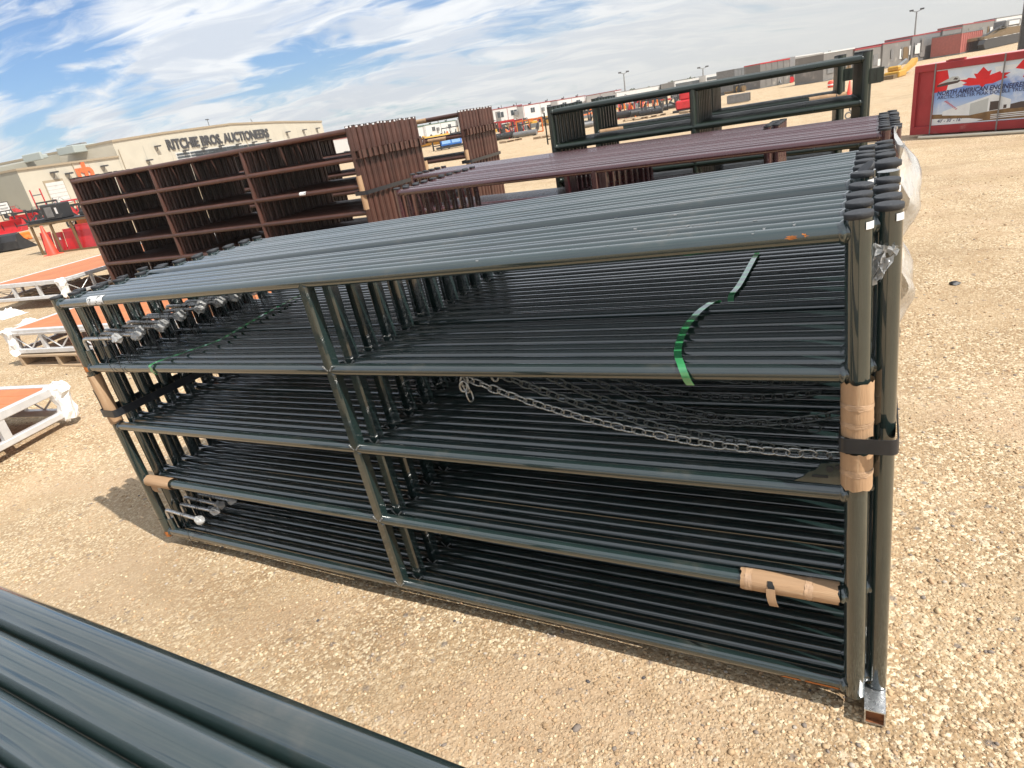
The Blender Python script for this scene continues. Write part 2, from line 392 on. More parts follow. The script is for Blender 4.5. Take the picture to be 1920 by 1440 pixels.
# ------------------------------------------------------------------ ground
def ground_material():
    m = bpy.data.materials.new('gravel_ground'); m.use_nodes = True
    t = NT(m.node_tree); out = t.n('ShaderNodeOutputMaterial'); b = t.n('ShaderNodeBsdfPrincipled')
    t.t.links.new(b.outputs[0], out.inputs[0])
    g = t.n('ShaderNodeNewGeometry').outputs['Position']
    v1 = t.n('ShaderNodeTexVoronoi', i_Vector=g, i_Scale=92.0); v1.inputs['Randomness'].default_value = 1
    v2 = t.n('ShaderNodeTexVoronoi', i_Vector=g, i_Scale=26.0)
    v3 = t.n('ShaderNodeTexVoronoi', i_Vector=g, i_Scale=150.0)
    big = t.noise(t.vmath('MULTIPLY', g, (1.0, .55, 1)), .9, 6, .62); mid = t.noise(g, 3.2, 5, .62); fine = t.noise(g, 60, 4, .7)
    base = t.mix(t.mapr(big, .38, .62, 0, 1, True), (.445, .308, .176), (.355, .240, .132))
    base = t.mix(t.mapr(mid, .40, .66, 0, .55, True), base, (.505, .372, .228))
    sep1 = t.n('ShaderNodeSeparateColor', i_0=v1.outputs['Color']).outputs
    sep2 = t.n('ShaderNodeSeparateColor', i_0=v2.outputs['Color']).outputs
    sep3 = t.n('ShaderNodeSeparateColor', i_0=v3.outputs['Color']).outputs
    packed = t.mapr(t.noise(g, 1.5, 5, .65), .44, .62, 1.0, .35, True)
    base = t.mix(t.math('MULTIPLY', t.mapr(sep1[0], .0, .34, .85, 0), packed), base, (.20, .135, .08))
    base = t.mix(t.math('MULTIPLY', t.mapr(sep1[1], .66, .92, 0, 1), packed), base, (.78, .65, .45))
    base = t.mix(t.mapr(sep3[0], .72, 1.0, 0, .6), base, (.72, .59, .41))
    base = t.mix(t.mapr(sep3[1], .0, .22, .5, 0), base, (.26, .19, .125))
    # single bigger stones, some grey and dark
    st = t.math('MULTIPLY', t.mapr(sep2[0], .88, .90, 0, 1), t.mapr(v2.outputs['Distance'], .22, .40, 1, 0))
    scol = t.mix(t.mapr(sep2[1], .45, .55, 0, 1), (.64, .52, .37), (.20, .17, .15))
    base = t.mix(t.math('MULTIPLY', st, .8), base, scol)
    # pale fines gathered in patches, wheel tracks running across the yard
    fin = t.noise(t.vmath('MULTIPLY', g, (.8, 1.0, 1)), .8, 6, .66)
    base = t.mix(t.mapr(fin, .50, .66, 0, .55, True), base, (.50, .36, .235))
    trk = t.noise(t.vmath('MULTIPLY', g, (.12, 1.6, 1)), 1.0, 5, .55)
    base = t.mix(t.mapr(trk, .55, .68, 0, .35, True), base, (.32, .22, .13))
    # dry grass further off
    far = t.noise(t.vmath('MULTIPLY', g, (.10, .30, 1)), 1.0, 6, .6)
    base = t.mix(t.mapr(far, .52, .70, 0, .45, True), base, (.40, .31, .20))
    t.put(b.inputs['Base Color'], base)
    b.inputs['Roughness'].default_value = .92; b.inputs['Specular IOR Level'].default_value = .25
    wv = t.vmath('ADD', g, t.vmath('MULTIPLY', t.noise(g, 120, 3, .6, 0, 1), (.008, .008, .008)))
    t.put(v1.inputs['Vector'], wv); t.put(v3.inputs['Vector'], wv)
    h = t.math('ADD', t.math('MULTIPLY', t.mapr(v1.outputs['Distance'], .22, .55, 1, 0), .42), t.math('MULTIPLY', fine, .8))
    h = t.math('ADD', h, t.math('MULTIPLY', sep1[2], .35))
    h = t.math('ADD', h, t.math('MULTIPLY', st, .5))
    h = t.math('ADD', h, t.math('MULTIPLY', mid, 2.0))
    bp = t.n('ShaderNodeBump', i_Strength=1.0, i_Distance=.0055, i_Height=h)
    t.t.links.new(bp.outputs[0], b.inputs['Normal'])
    return m
M_GROUND = ground_material()
def axis(lo, hi, step, far):
    a = list(np.arange(lo, hi + 1e-6, step)); s = step; v = hi; up = []
    while v < far: s *= 1.22; v += s; up.append(v)
    s = step; v = lo; dn = []
    while v > -far: s *= 1.22; v -= s; dn.append(v)
    return np.array(dn[::-1] + a + up)
gx, gy = axis(-5, 6, .10, 2600), axis(-5, 5, .10, 2600)
def wob(x, y):
    return .010*math.sin(x*1.7+.6)*math.cos(y*1.3+1.1) + .006*math.sin(x*3.9-y*2.7) 
gv = [(x, y, ground_z(x, y) + (wob(x, y) if abs(x) < 60 and abs(y) < 60 else 0)) for y in gy for x in gx]
nx, ny = len(gx), len(gy)
gf = [(j*nx+i, j*nx+i+1, (j+1)*nx+i+1, (j+1)*nx+i) for j in range(ny-1) for i in range(nx-1)]
me = bpy.data.meshes.new('ground'); me.from_pydata(gv, [], gf); me.polygons.foreach_set('use_smooth', [True]*len(gf)); me.materials.append(M_GROUND)
obj('ground', me, kind='structure')

def pebbles():
    m = bpy.data.materials.new('pebble_stone'); m.use_nodes = True
    t = NT(m.node_tree); out = t.n('ShaderNodeOutputMaterial'); b = t.n('ShaderNodeBsdfPrincipled')
    t.t.links.new(b.outputs[0], out.inputs[0])
    isl = t.n('ShaderNodeNewGeometry').outputs['Random Per Island']
    cr = t.n('ShaderNodeValToRGB', i_0=isl); e = cr.color_ramp; e.interpolation = 'CONSTANT'
    cols = [(0, (.46,.32,.185)), (.25, (.55,.41,.25)), (.45, (.34,.23,.13)), (.60, (.66,.53,.35)), (.76, (.46,.30,.175)), (.89, (.44,.38,.31)), (.955, (.22,.18,.15)), (.985, (.09,.08,.08))]
    e.elements[0].position = 0; e.elements[0].color = (*cols[0][1], 1); e.elements[1].position = cols[1][0]; e.elements[1].color = (*cols[1][1], 1)
    for p, c in cols[2:]:
        x = e.elements.new(p); x.color = (*c, 1)
    t.put(b.inputs['Base Color'], cr.outputs[0]); b.inputs['Roughness'].default_value = .85
    ph = (1 + 5**.5) / 2
    iv = np.array([(-1,ph,0),(1,ph,0),(-1,-ph,0),(1,-ph,0),(0,-1,ph),(0,1,ph),(0,-1,-ph),(0,1,-ph),(ph,0,-1),(ph,0,1),(-ph,0,-1),(-ph,0,1)]); iv /= np.linalg.norm(iv[0])
    fi = np.array([(0,11,5),(0,5,1),(0,1,7),(0,7,10),(0,10,11),(1,5,9),(5,11,4),(11,10,2),(10,7,6),(7,1,8),(3,9,4),(3,4,2),(3,2,6),(3,6,8),(3,8,9),(4,9,5),(2,4,11),(6,2,10),(8,6,7),(9,8,1)])
    V = []; n = 0
    # positions: denser close to the camera
    N = 62000
    r = 0.9 + 9.5 * rng.random(N)**1.7; a = np.radians(-95 + 125 * rng.random(N))
    px = CAM.x + r*np.sin(a); py = CAM.y + r*np.cos(a)
    size = .0020 + .0046 * rng.random(N)**3.4
    size *= (1 + r*.10); big_ = rng.random(N) < .006; size[big_] *= 1.9
    for i in range(N):
        x, y = float(px[i]), float(py[i])
        if r[i] > 4.5 and rng.random() < .35: continue
        s = size[i]; sc = np.array([s*(.8+.6*rng.random()), s*(.7+.5*rng.random()), s*(.45+.35*rng.random())])
        an = rng.random()*6.283; c_, s_ = math.cos(an), math.sin(an)
        p = iv * (1 + .28*(rng.random((12,1))-.5)) * sc
        q = np.empty_like(p); q[:,0] = p[:,0]*c_ - p[:,1]*s_ + x; q[:,1] = p[:,0]*s_ + p[:,1]*c_ + y
        q[:,2] = p[:,2] + ground_z(x, y) + wob(x, y) + sc[2]*.25
        V.append(q); n += 1
    V = np.concatenate(V).astype(np.float32)
    Fc = (fi[None] + (np.arange(n)*12)[:,None,None]).reshape(-1, 3).astype(np.int32)
    me = bpy.data.meshes.new('loose_pebbles')
    me.vertices.add(len(V)); me.vertices.foreach_set('co', V.ravel())
    me.loops.add(Fc.size); me.loops.foreach_set('vertex_index', Fc.ravel())
    me.polygons.add(len(Fc)); me.polygons.foreach_set('loop_start', np.arange(0, Fc.size, 3, dtype=np.int32)); me.polygons.foreach_set('loop_total', np.full(len(Fc), 3, dtype=np.int32))
    me.update(calc_edges=True); me.materials.append(m)
    obj('loose_pebbles', me, kind='stuff', label='loose tan and grey pebbles lying over the gravel yard', cat='gravel')
pebbles()

# ------------------------------------------------------------------ gates
R_RAIL, R_POST = .0203, .0245
def shell(mb, axis_, r, a0, a1, s0, s1, jag=0.0, mi=0, n=14, m=6, cx=0, cy=0, cz=0, closed=False, th=0.0):
    """curved patch round a pipe: axis 'x' or 'z'; angles in degrees (0 = towards -y, 90 = up for x pipes / +x for z pipes)"""
    vs = []
    for j in range(m + 1):
        for i in range(n + 1 if not closed else n):
            u = i / n; v = j / m
            a = math.radians(a0 + (a1 - a0) * u)
            s = s0 + (s1 - s0) * v
            if jag and j in (0, m): s += random.uniform(-jag, jag)
            if jag and not closed and i in (0, n): a += random.uniform(-jag, jag) * 12
            rr = r + (random.uniform(-th, th) if th else 0)
            if axis_ == 'x': vs.append((cx + s, cy - rr*math.cos(a), cz + rr*math.sin(a)))
            else: vs.append((cx + rr*math.sin(a), cy - rr*math.cos(a), cz + s))
    w_ = n + 1 if not closed else n
    fs = [(j*w_+i, j*w_+(i+1) % w_, (j+1)*w_+(i+1) % w_, (j+1)*w_+i) for j in range(m) for i in range(n)]
    return mb.add(vs, fs, True, mi)

def get(key, fn):
    if key not in MESHES: MESHES[key] = fn()
    return MESHES[key]
def rail_mesh(L, r, paint, n):
    def f():
        mb = MB().tube((.008, 0, 0), (L-.008, 0, 0), r, n)
        for x in (.026, L-.026):
            k = n; vs = []
            for j, (dx, rr) in enumerate(((-.006, r+.001), (-.002, r+.0045), (.003, r+.0035), (.007, r+.0002))):
                vs += [(x+dx*(1 if x < 1 else -1), math.cos(2*math.pi*i/k)*rr*(1+.03*math.sin(5.3*i+j)), math.sin(2*math.pi*i/k)*rr*(1+.03*math.sin(5.3*i+j))) for i in range(k)]
            mb.add(vs, [(j*k+i, j*k+(i+1) % k, (j+1)*k+(i+1) % k, (j+1)*k+i) for j in range(3) for i in range(k)], True, 0)
        return mb.mesh('rail', [paint, M_WELD])
    return get(('rail', L, r, paint.name, n), f)
def post_mesh(z0, z1, r, paint, n):
    return get(('post', z0, z1, r, paint.name, n), lambda: MB().tube((0,0,z0), (0,0,z1), r, n).mesh('post', paint))
def cap_mesh(r, m=None):
    m = m or M_CAP
    return get(('cap', r, m.name), lambda: MB().lathe([(r*1.01, -.010), (r*1.045, -.0095), (r*1.05, -.0012), (r*1.02, .0006)], 22).lathe([(r*1.02, .0006), (r*.985, .0012), (r*.9, .0014), (.001, .0022)], 22).mesh('end_cap', m))
def brace_mesh(h, w, paint):
    def f():
        y = w*.53; e = .0
        poly = [(-w/2, e+.014), (0, e-.002), (w/2, e+.014), (w/2, h-.014), (0, h+.002), (-w/2, h-.014)]
        mb = MB(); b = .006
        vs = []
        for (sy, ins) in ((-y, b), (-y+b, 0), (y-b, 0), (y, b)):
            k = (w/2-ins)/(w/2)
            vs += [(px_*k, sy, pz_) for px_, pz_ in poly]
        fs = [(0,1,2,3,4,5), (23,22,21,20,19,18)]
        for j in range(3): fs += [(j*6+i, (j+1)*6+i, (j+1)*6+(i+1) % 6, j*6+(i+1) % 6) for i in range(6)]
        mb.add(vs, fs, False)
        return mb.mesh('brace', paint)
    return get(('brace', h, w, paint.name), f)
def weld_mesh():
    def f():
        mb = MB()
        for sx in (-1, 1):
            for k in range(4):
                mb.lathe([(.0008, -.003), (.0032, -.001), (.0034, .001), (.0008, .003)], 6, Matrix.Translation((sx*(.021-k*.005), -.0195, .017-k*.0045 if k < 3 else .003)))
        return mb.mesh('weld', M_WELD)
    return get('weld', f)
def hinge_mesh(flip=1):
    """J-bolt: pin going down beside the post and a rod along the rail"""
    def f():
        pts = [(.058, 0, -.13), (.058, 0, -.02)] + [(.058+.016*(1-math.cos(a)), 0, -.016+.016*math.sin(a)) for a in (.4, .8, 1.2)] + [(.076, 0, 0), (.32, 0, -.006)]
        return MB().sweep(pts, .0085, 10).mesh('hinge_bolt', M_ZINC)
    return get('hinge', f)
def sleeve_mesh(paint):
    def f():
        mb = MB().tube((.058,0,-.125), (.058,0,-.055), .0145, 12)
        shell(mb, 'z', .0262, 0, 360, -.125, -.055, 0, 0, 16, 2, closed=True)
        mb.box(.022, .048, -.006, .006, -.12, -.06)
        return mb.mesh('hinge_sleeve', paint)
    return get(('sleeve', paint.name), f)
def nut_mesh(seed):
    def f():
        rnd = random.Random(seed); mb = MB(); n = 11; vs = []
        prof = [(.004, -.028), (.014, -.020), (.019, -.008), (.017, .006), (.022, .016), (.012, .030), (.003, .042)]
        for r, x in prof:
            vs += [(x, math.cos(6.283*i/n)*r*rnd.uniform(.62, 1.3), math.sin(6.283*i/n)*r*rnd.uniform(.62, 1.35)) for i in range(n)]
        mb.add(vs, [(j*n+i, (j+1)*n+i, (j+1)*n+(i+1) % n, j*n+(i+1) % n) for j in range(len(prof)-1) for i in range(n)], False)
        return mb.mesh('plastic_wrap', M_FILM2)
    return get(('nut', seed), f)
def tie_mesh(k):
    def f():
        rnd = random.Random(k); mb = MB()
        pts = [(0, -.011, .008), (.004, -.014, -.03), (.012, -.018, -.08), (.018+rnd.uniform(-.01,.01), -.023, -.125), (.024, -.024, -.15), (.026, -.012, -.168), (.02, .012, -.165), (.012, .02, -.13), (.004, .012, -.06), (-.002, .009, .006), (-.001, 0, .012)]
        mb.sweep(pts, .0013, 5, closed=True)
        mb.sweep([(0, -.011, .006), (.018, -.016, .012), (.05, -.014, .004+rnd.uniform(-.02,.02))], .0012, 5)
        return mb.mesh('zip_tie', M_TIE)
    return get(('tie', k), f)
def link_mesh(m=None):
    m = m or M_ZINC_DIM
    def f():
        a, b, r, N = .0188, .0115, .0026, 14
        pts = []
        for i in range(N):
            t = 2*math.pi*i/N; c, s = math.cos(t), math.sin(t)
            pts.append((a*(abs(c)**.75)*(1 if c > 0 else -1), 0, b*(abs(s)**.75)*(1 if s > 0 else -1)))
        return MB().sweep(pts, r, 6, closed=True).mesh('link', m)
    return get(('link', m.name), f)
def ring_mesh():
    return get('ring', lambda: MB().sweep([(.011*math.cos(6.283*i/16)*(1.0), 0, .017*math.sin(6.283*i/16)) for i in range(16)], .0035, 7, closed=True).mesh('chain', M_ZINC_DIM))
def chain(parent, p0, p1, sag, roll=0.3, m=None):
    p0, p1 = Vector(p0), Vector(p1)
    N = 60; pts = [p0.lerp(p1, i/N) - Vector((0, 0, sag*4*(i/N)*(1-i/N))) for i in range(N+1)]
    cum = [0]
    for i in range(N): cum.append(cum[-1] + (pts[i+1]-pts[i]).length)
    pitch = .0292; n = int(cum[-1] / pitch)
    ch = obj('chain', ring_mesh(), parent, p0 + Vector((-.004, 0, -.012)), (0, .2, .4), label='galvanised latch chain')
    for k in range(n):
        s = (k + .5) * pitch
        i = max(j for j in range(N) if cum[j] <= s); f = (s - cum[i]) / (cum[i+1] - cum[i])
        p = pts[i].lerp(pts[i+1], f); d = (pts[i+1] - pts[i]).normalized()
        q = Matrix.Rotation(-math.atan2(d.z, d.x), 4, 'Y') @ Matrix.Rotation(roll + (math.pi/2 if k % 2 else 0) + random.uniform(-.22, .22), 4, 'X')
        o = obj('link', link_mesh(m), ch)
        o.matrix_local = (Matrix.Translation(ch.location) @ ch.rotation_euler.to_matrix().to_4x4()).inverted() @ Matrix.Translation(p) @ q
    return ch

def pipe_gate(M, label, group, paint, L=3.055, nr=5, gap=.30, z0=.08, r=R_RAIL, rp=R_POST, nbr=1, zp0=None, zp1=None, hinges=(), chain_k=None,
              seg=16, cat='gate', name='pipe_gate', caps='black', brace_full=False, tags=True, flipx=False, jit=0.0):
    g = thing(name, label, cat, group=group, M=M)
    top = z0 + gap*(nr-1)
    zp0 = z0 - .027 if zp0 is None else zp0; zp1 = top + .036 if zp1 is None else zp1
    for k in range(nr): obj('rail', rail_mesh(L, r, paint, seg), g, (0, 0, z0 + gap*k))
    for x in (0, L):
        p = obj('post', post_mesh(zp0, zp1, rp, paint, seg), g, (x, 0, 0))
        cp = obj('end_cap', cap_mesh(rp), p, (random.uniform(-.001,.001), 0, zp1), (random.uniform(-.05,.05), random.uniform(-.05,.05), 0))
        if tags and x == L: obj('tag', get('tag', lambda: shell(MB(), 'z', R_POST+.0022, 28, 70, -.030, -.016, 0, 0, 8, 2).mesh('tag', M_TAG)), p, (0, 0, zp1))
    for b in range(nbr):
        x = L*(b+1)/(nbr+1)
        for k in range(nr-1):
            obj('brace', brace_mesh(gap, r*1.9, paint), g, (x, 0, z0 + gap*k))
        if not brace_full:
            for k in range(nr-1): obj('weld', weld_mesh(), g, (x, 0, z0 + gap*k))
    for hi, hz in enumerate(hinges):
        h = obj('hinge_bolt', hinge_mesh(), g, (random.uniform(-.008,.008), 0, hz + random.uniform(-.006,.006)), (0, random.uniform(-.03,.03), random.uniform(-.03,.03)))
        obj('hinge_sleeve', sleeve_mesh(paint), g, (0, 0, hz))
        obj('plastic_wrap', nut_mesh(random.randrange(6)), h, (.33, 0, -.006), (random.uniform(0,6), 0, 0))
        obj('zip_tie', tie_mesh(random.randrange(5)), h, (.20 + random.uniform(-.03,.03), 0, 0))
        if hz > .5: obj('zip_tie', tie_mesh(random.randrange(5)), h, (.26 + random.uniform(-.03,.03), 0, 0))
    return g

PITCH = .0515
GG = 'dark green pipe gates standing in the near bundle'
near = []
for k in range(22):
    xo = (0 if k % 2 == 0 else .049) + random.uniform(-.004, .004); y = k * PITCH + (random.uniform(-.0025, .0025) if k else 0); dz = random.uniform(-.0025, .002)
    if k == 0: xo = dz = 0
    if k == 8: dz = .012
    M = A2W @ Matrix.Translation((xo, y, dz)) @ Matrix.Rotation(random.uniform(-.0012, .0012), 4, 'Z')
    if k == 0: lab = 'frontmost dark green gate of the near bundle, cardboard wrapped on its post and rails'
    elif k == 21: lab = 'rearmost dark green pipe gate of the near bundle, next to the maroon gates'
    else: lab = 'dark green pipe gate, %s from the front of the near bundle' % ORD[k]
    hg = [1.12] if k < 17 else []
    if k < 5: hg.append(.215)
    g = pipe_gate(M, lab, GG, M_GREEN, hinges=hg, seg=24 if k < 2 else 16, name='pipe_gate')
    near.append(g)
# front gate details
g0 = near[0]
for c in g0.children:
    if c.name.startswith('hinge') : pass
chain_sets = [(0, (2.03, .026, .945), (3.03, .026, .762), .055), (1, (2.06, .026, .94), (2.98, .024, .742), .050), (3, (2.10, .026, .93), (2.98, .024, .80), .10),
              (4, (2.16, .026, .94), (2.98, .024, .72), .06), (6, (2.12, .026, .93), (2.98, .024, .78), .09), (7, (2.22, .026, .93), (2.98, .024, .80), .07), (9, (2.2, .026, .93), (2.98, .024, .82), .06)]
for k, a, b, s in chain_sets: chain(near[k], a, b, s, m=None if k == 0 else M_CHAIN_SHADE)
chain(near[0], (2.035, .010, .935), (2.048, .012, .868), -.004)
def latch():
    mb = MB(); poly = [(2.925,.022),(2.945,.034),(2.958,.050),(2.972,.056),(2.985,.075),(3.03,.080),(3.03,.020)]
    mb.prism([(x, z + .68) for x, z in poly], -.004, .002); return mb
obj('latch_plate', latch().mesh('latch_plate', M_GREEN), near[0], (0,0,0))
hb = MB(); hb.tube((3.002,-.0055,.742),(3.002,-.0043,.742),.008,12).tube((3.018,-.0055,.748),(3.018,-.0043,.748),.006,10).box(2.965,2.998,-.0055,-.0043,.7175,.7235)
hb.build('keyhole_slot', M_TYRE, near[0])
# sticker, rust and paint chips on the front gate
lb = MB(); shell(lb, 'x', R_RAIL+.0012, -30, 110, .265, .385, .003, 0, 10, 5, cz=1.28); lb.build('label_sticker', M_STICK, g0, label='white barcode label on the top rail')
for (x0, x1, a0, a1, z) in ((2.930, 2.948, 0, 20, 1.28), (2.960, 2.966, 8, 24, 1.28), (2.94, 3.02, -35, -5, .08), (2.88, 2.93, -40, -12, .08)):
    rb = MB(); shell(rb, 'x', R_RAIL+.0008, a0, a1, x0, x1, .006, 0, 5, 4, cz=z); rb.build('rust_patch', M_RUSTP, g0)
for i in range(26):
    x = random.choice([random.gauss(2.60, .05), random.gauss(2.30, .1), random.gauss(2.86, .02)]); kk = random.choice([0,1,2,3,4,6,7])
    ck = get(('chip', i % 5), lambda: shell(MB(), 'x', R_RAIL+.0006, 60, 60+random.uniform(8,22), 0, random.uniform(.003,.009), .002, 0, 2, 1).mesh('paint_chip', M_WELD))
    obj('paint_chip', ck, near[kk], (x, 0, 1.28), (random.uniform(-.4,.4), 0, 0))
for k in (0, 2):
    rb = MB(); shell(rb, 'z', R_POST+.0012, -70, 60, .965, .99, .004, 0, 6, 3); rb.build('rust_patch', M_RUSTP, near[k])
    rb = MB(); shell(rb, 'z', R_POST+.0012, -70, 60, .055, .085, .004, 0, 6, 3); rb.build('rust_patch', M_RUSTP, near[k])
# one cap knocked askew, one standing up
cps = [c for c in near[10].children_recursive if c.name.startswith('end_cap')]
cps[1].rotation_euler = (.25, -.65, 0); cps[1].location.z += .006
cps = [c for c in near[9].children_recursive if c.name.startswith('end_cap')]
cps[1].location.z += .022; cps[1].scale = (1.12, 1.12, 1.2)

def buildA(mb, name, m, org, label, cat, group=None):
    """geometry given in the near bundle's own frame"""
    mb.v = [tuple(Vector(v) - Vector(org)) for v in mb.v]
    return obj(name, mb.mesh(name, m), None, label=label, cat=cat, group=group, M=A2W @ Matrix.Translation(org))
# cardboard sleeves
def sleeve(axis_, r, s0, s1, c, jag=.0035, th=.0007):
    mb = MB(); shell(mb, axis_, r, 0, 360, s0, s1, jag, 0, 28, 12, cx=c[0], cy=c[1], cz=c[2], closed=True, th=th); return mb
W_ = 'cardboard sleeves on the near green bundle'
o = buildA(sleeve('z', .0315, .838, .968, (3.055,0,0)), 'cardboard_sleeve', M_CARD, (3.055,0,.9), 'brown cardboard wrapped round the right front green post above the black strap', 'cardboard', W_)
for z0_, z1_ in ((.905,.918),(.862,.874)):
    tp = sleeve('z', .0325, z0_ - .9, z1_ - .9, (0,0,0), .0022, .0006); tp.build('tape_band', M_TAPE, o)
o = buildA(sleeve('z', .0325, .705, .797, (3.055,0,0)), 'cardboard_sleeve', M_CARD, (3.055,0,.75), 'brown cardboard wrapped round the right front green post below the black strap', 'cardboard', W_)
tp = sleeve('z', .0334, -.01, .006, (0,0,0), .0022, .0006); tp.build('tape_band', M_TAPE, o)
o = buildA(sleeve('x', .0285, 2.79, 3.02, (0,0,.38)), 'cardboard_sleeve', M_CARDX, (2.9,0,.38), 'torn brown cardboard taped round the right end of a low green rail', 'cardboard', W_)
fl = MB(); fl.ribbon([(-.035,-.031,.004),(-.034,-.037,-.016),(-.031,-.039,-.032),(-.028,-.036,-.046)], (1,0,0), .022, .001); fl.build('torn_flap', M_CARD, o)
th_ = MB(); shell(th_, 'x', .0302, -25, 45, -.045, -.028, .004, 0, 6, 2); th_.build('tear', M_TYRE, o)
for x0_ in (-.10, .045):
    tp = sleeve('x', .0293, x0_, x0_+.018, (0,0,0), .002, .0006); tp.build('tape_band', M_TAPE, o)
o = buildA(sleeve('x', .0275, .035, .235, (0,0,.38)), 'cardboard_sleeve', M_CARDX, (.13,0,.38), 'short cardboard tube taped on the left end of a low green rail', 'cardboard', W_)
fl = MB(); fl.ribbon([(-.055,-.012,-.024),(-.05,-.014,-.045),(-.04,-.012,-.055)], (1,0,0), .05, .001); fl.build('torn_flap', M_CARD, o)
o = buildA(sleeve('z', .0285, .70, .945, (0,0,0)), 'cardboard_sleeve', M_CARD, (0,0,.8), 'dirty cardboard sleeve on the left front green post behind the strap', 'cardboard', W_)
fl = MB(); fl.ribbon([(-.006,-.030,-.04),(-.002,-.031,.03),(-.008,-.030,.08)], (1,0,.2), .006, .001); fl.build('tear', M_TYRE, o)
# straps
def loop_strap(cx0, cx1, y0, y1, z, w, t, m, name, label, group, tilt=0.0, sag=0.0):
    rr = .016; pts = []
    def arc(cx, cy, a0, a1):
        for i in range(7):
            a = math.radians(a0 + (a1-a0)*i/6); pts.append((cx + rr*math.cos(a), cy + rr*math.sin(a), z + tilt*(cx + rr*math.cos(a) - cx0)))
    arc(cx0+rr-.0, y0+rr, 180, 270); arc(cx1-rr, y0+rr, 270, 360); arc(cx1-rr, y1-rr, 0, 90); arc(cx0+rr, y1-rr, 90, 180)
    pts.append((pts[0][0], pts[0][1] + .001, pts[0][2]))
    mb = MB(); mb.ribbon(pts, (0, 0, 1), w, t); return buildA(mb, name, m, pts[0], label, 'strap', group)
loop_strap(3.021, 3.133, -.034, 22*PITCH-.02, .822, .036, .0016, M_STRAPK, 'black_strap', 'black steel strap round the right posts of the near green bundle', 'black straps on the near bundle', .02)
loop_strap(-.036, .085, -.033, 22*PITCH-.02, .760, .036, .0016, M_STRAPK, 'black_strap', 'black steel strap round the left posts of the near green bundle', 'black straps on the near bundle')
def green_band(pts, label, w=.016, side=(1,0,0)):
    mb = MB(); P = [Vector(p) for p in pts]; out = []
    for i in range(len(P)-1):                   # Catmull-Rom
        a, b, c, d = P[max(i-1,0)], P[i], P[i+1], P[min(i+2, len(P)-1)]
        for s in range(6):
            t = s/6; out.append(.5*((2*b) + (c-a)*t + (2*a-5*b+4*c-d)*t*t + (3*b-3*c+d-a)*t*t*t))
    out.append(P[-1]); mb.ribbon(out, side, w, .0009)
    return buildA(mb, 'green_strap', M_STRAPG, pts[0], label, 'strap', 'green plastic straps round the rails')
green_band([(2.708,-.016,.953),(2.704,-.0235,.968),(2.700,-.026,.985),(2.690,-.012,1.003),(2.664,.06,1.010),(2.646,.20,1.013),(2.650,.34,1.013),(2.668,.44,1.010),(2.676,.478,1.002),(2.677,.49,.985)],
           'green plastic strap looped over the front rails right of the middle', .019)
green_band([(2.712,.49,.985),(2.712,.51,1.008),(2.718,.60,1.010),(2.718,.75,1.012),(2.716,.9,1.012),(2.713,1.02,1.006)], 'green plastic strap lying across the rear rails near the right end', .017)
green_band([(.525,-.014,.955),(.522,-.0235,.968),(.522,-.0255,.985),(.526,-.012,1.004),(.60,.10,1.012),(.655,.22,1.014),(.60,.40,1.014),(.53,.62,1.014),(.47,.85,1.012),(.455,1.0,1.010)],
           'long green plastic strap running back across the rails on the left', .018)
# plastic film hanging behind the right posts
def film(c, w, h, seed, m, name, label):
    rnd = random.Random(seed); mb = MB(); N, K = 14, 18; vs = []
    for j in range(K+1):
        for i in range(N+1):
            u, v = i/N, j/K
            bulge = math.sin(math.pi*v)**.7 * w * (.25 + .75*math.sin(math.pi*min(1, u*1.1)))
            vs.append((c[0] + bulge*(.9+.25*math.sin(9*v+seed)) + rnd.uniform(-.002,.002) + .012*math.sin(5*u+11*v+seed), c[1] + (u-.5)*.30 + rnd.uniform(-.003,.003) + .03*math.sin(7*v), c[2] + (v-.5)*h + .02*math.sin(6*u+seed)))
    mb.add(vs, [(j*(N+1)+i, j*(N+1)+i+1, (j+1)*(N+1)+i+1, (j+1)*(N+1)+i) for j in range(K) for i in range(N)], True)
    return buildA(mb, name, m, c, label, 'plastic film', 'plastic film at the right end of the near bundle')
film((3.135, .86, 1.195), .062, .31, 3, M_FILM, 'plastic_film', 'shiny clear plastic film bulging out beside the upper right green posts')
film((3.140, .80, .925), .050, .28, 8, M_FILM, 'plastic_film', 'lower whitish plastic film hanging beside the right green posts')
cf = MB(); rnd = random.Random(5); N = 9; vs = []
for j in range(N+1):
    for i in range(N+1):
        u, v = i/N, j/N; vs.append((3.080 + (u-.1)*.052*(1-.65*v) + rnd.uniform(-.004,.004), .02 + rnd.uniform(-.008,.008), 1.245 - v*.085 + rnd.uniform(-.004,.004) + .02*u*v))
cf.add(vs, [(j*(N+1)+i, j*(N+1)+i+1, (j+1)*(N+1)+i+1, (j+1)*(N+1)+i) for j in range(N) for i in range(N)])
buildA(cf, 'plastic_film', M_FILM2, (3.09, .02, 1.2), 'scrap of crumpled clear plastic stuck between the two front right green posts', 'plastic film', 'plastic film at the right end of the near bundle')
# square steel skid under the right end
def skid(x0, x1, y0, y1, z0, z1, t=.0035):
    mb = MB(); mb.box(x0, x1, y0, y1, z1-t, z1); mb.box(x0, x1, y0, y1, z0, z0+t); mb.box(x0, x0+t, y0, y1, z0+t, z1-t); mb.box(x1-t, x1, y0, y1, z0+t, z1-t)
    mb.box(x0+t+.0002, x1-t-.0002, y0+.012, y0+.014, z0+t+.0002, z1-t-.0002, 1); mb.box(x0+t+.0003, x1-t-.0003, y0+.001, y0+.012, z0+t+.0003, z0+t+.001, 1)
    return mb
buildA(skid(3.079, 3.127, -.044, 1.22, .004, .051), 'square_tube_skid', [M_ZINC, M_RUST], (3.1, .5, .03), 'open-ended galvanised square tube lying under the right posts of the near bundle', 'steel tube')

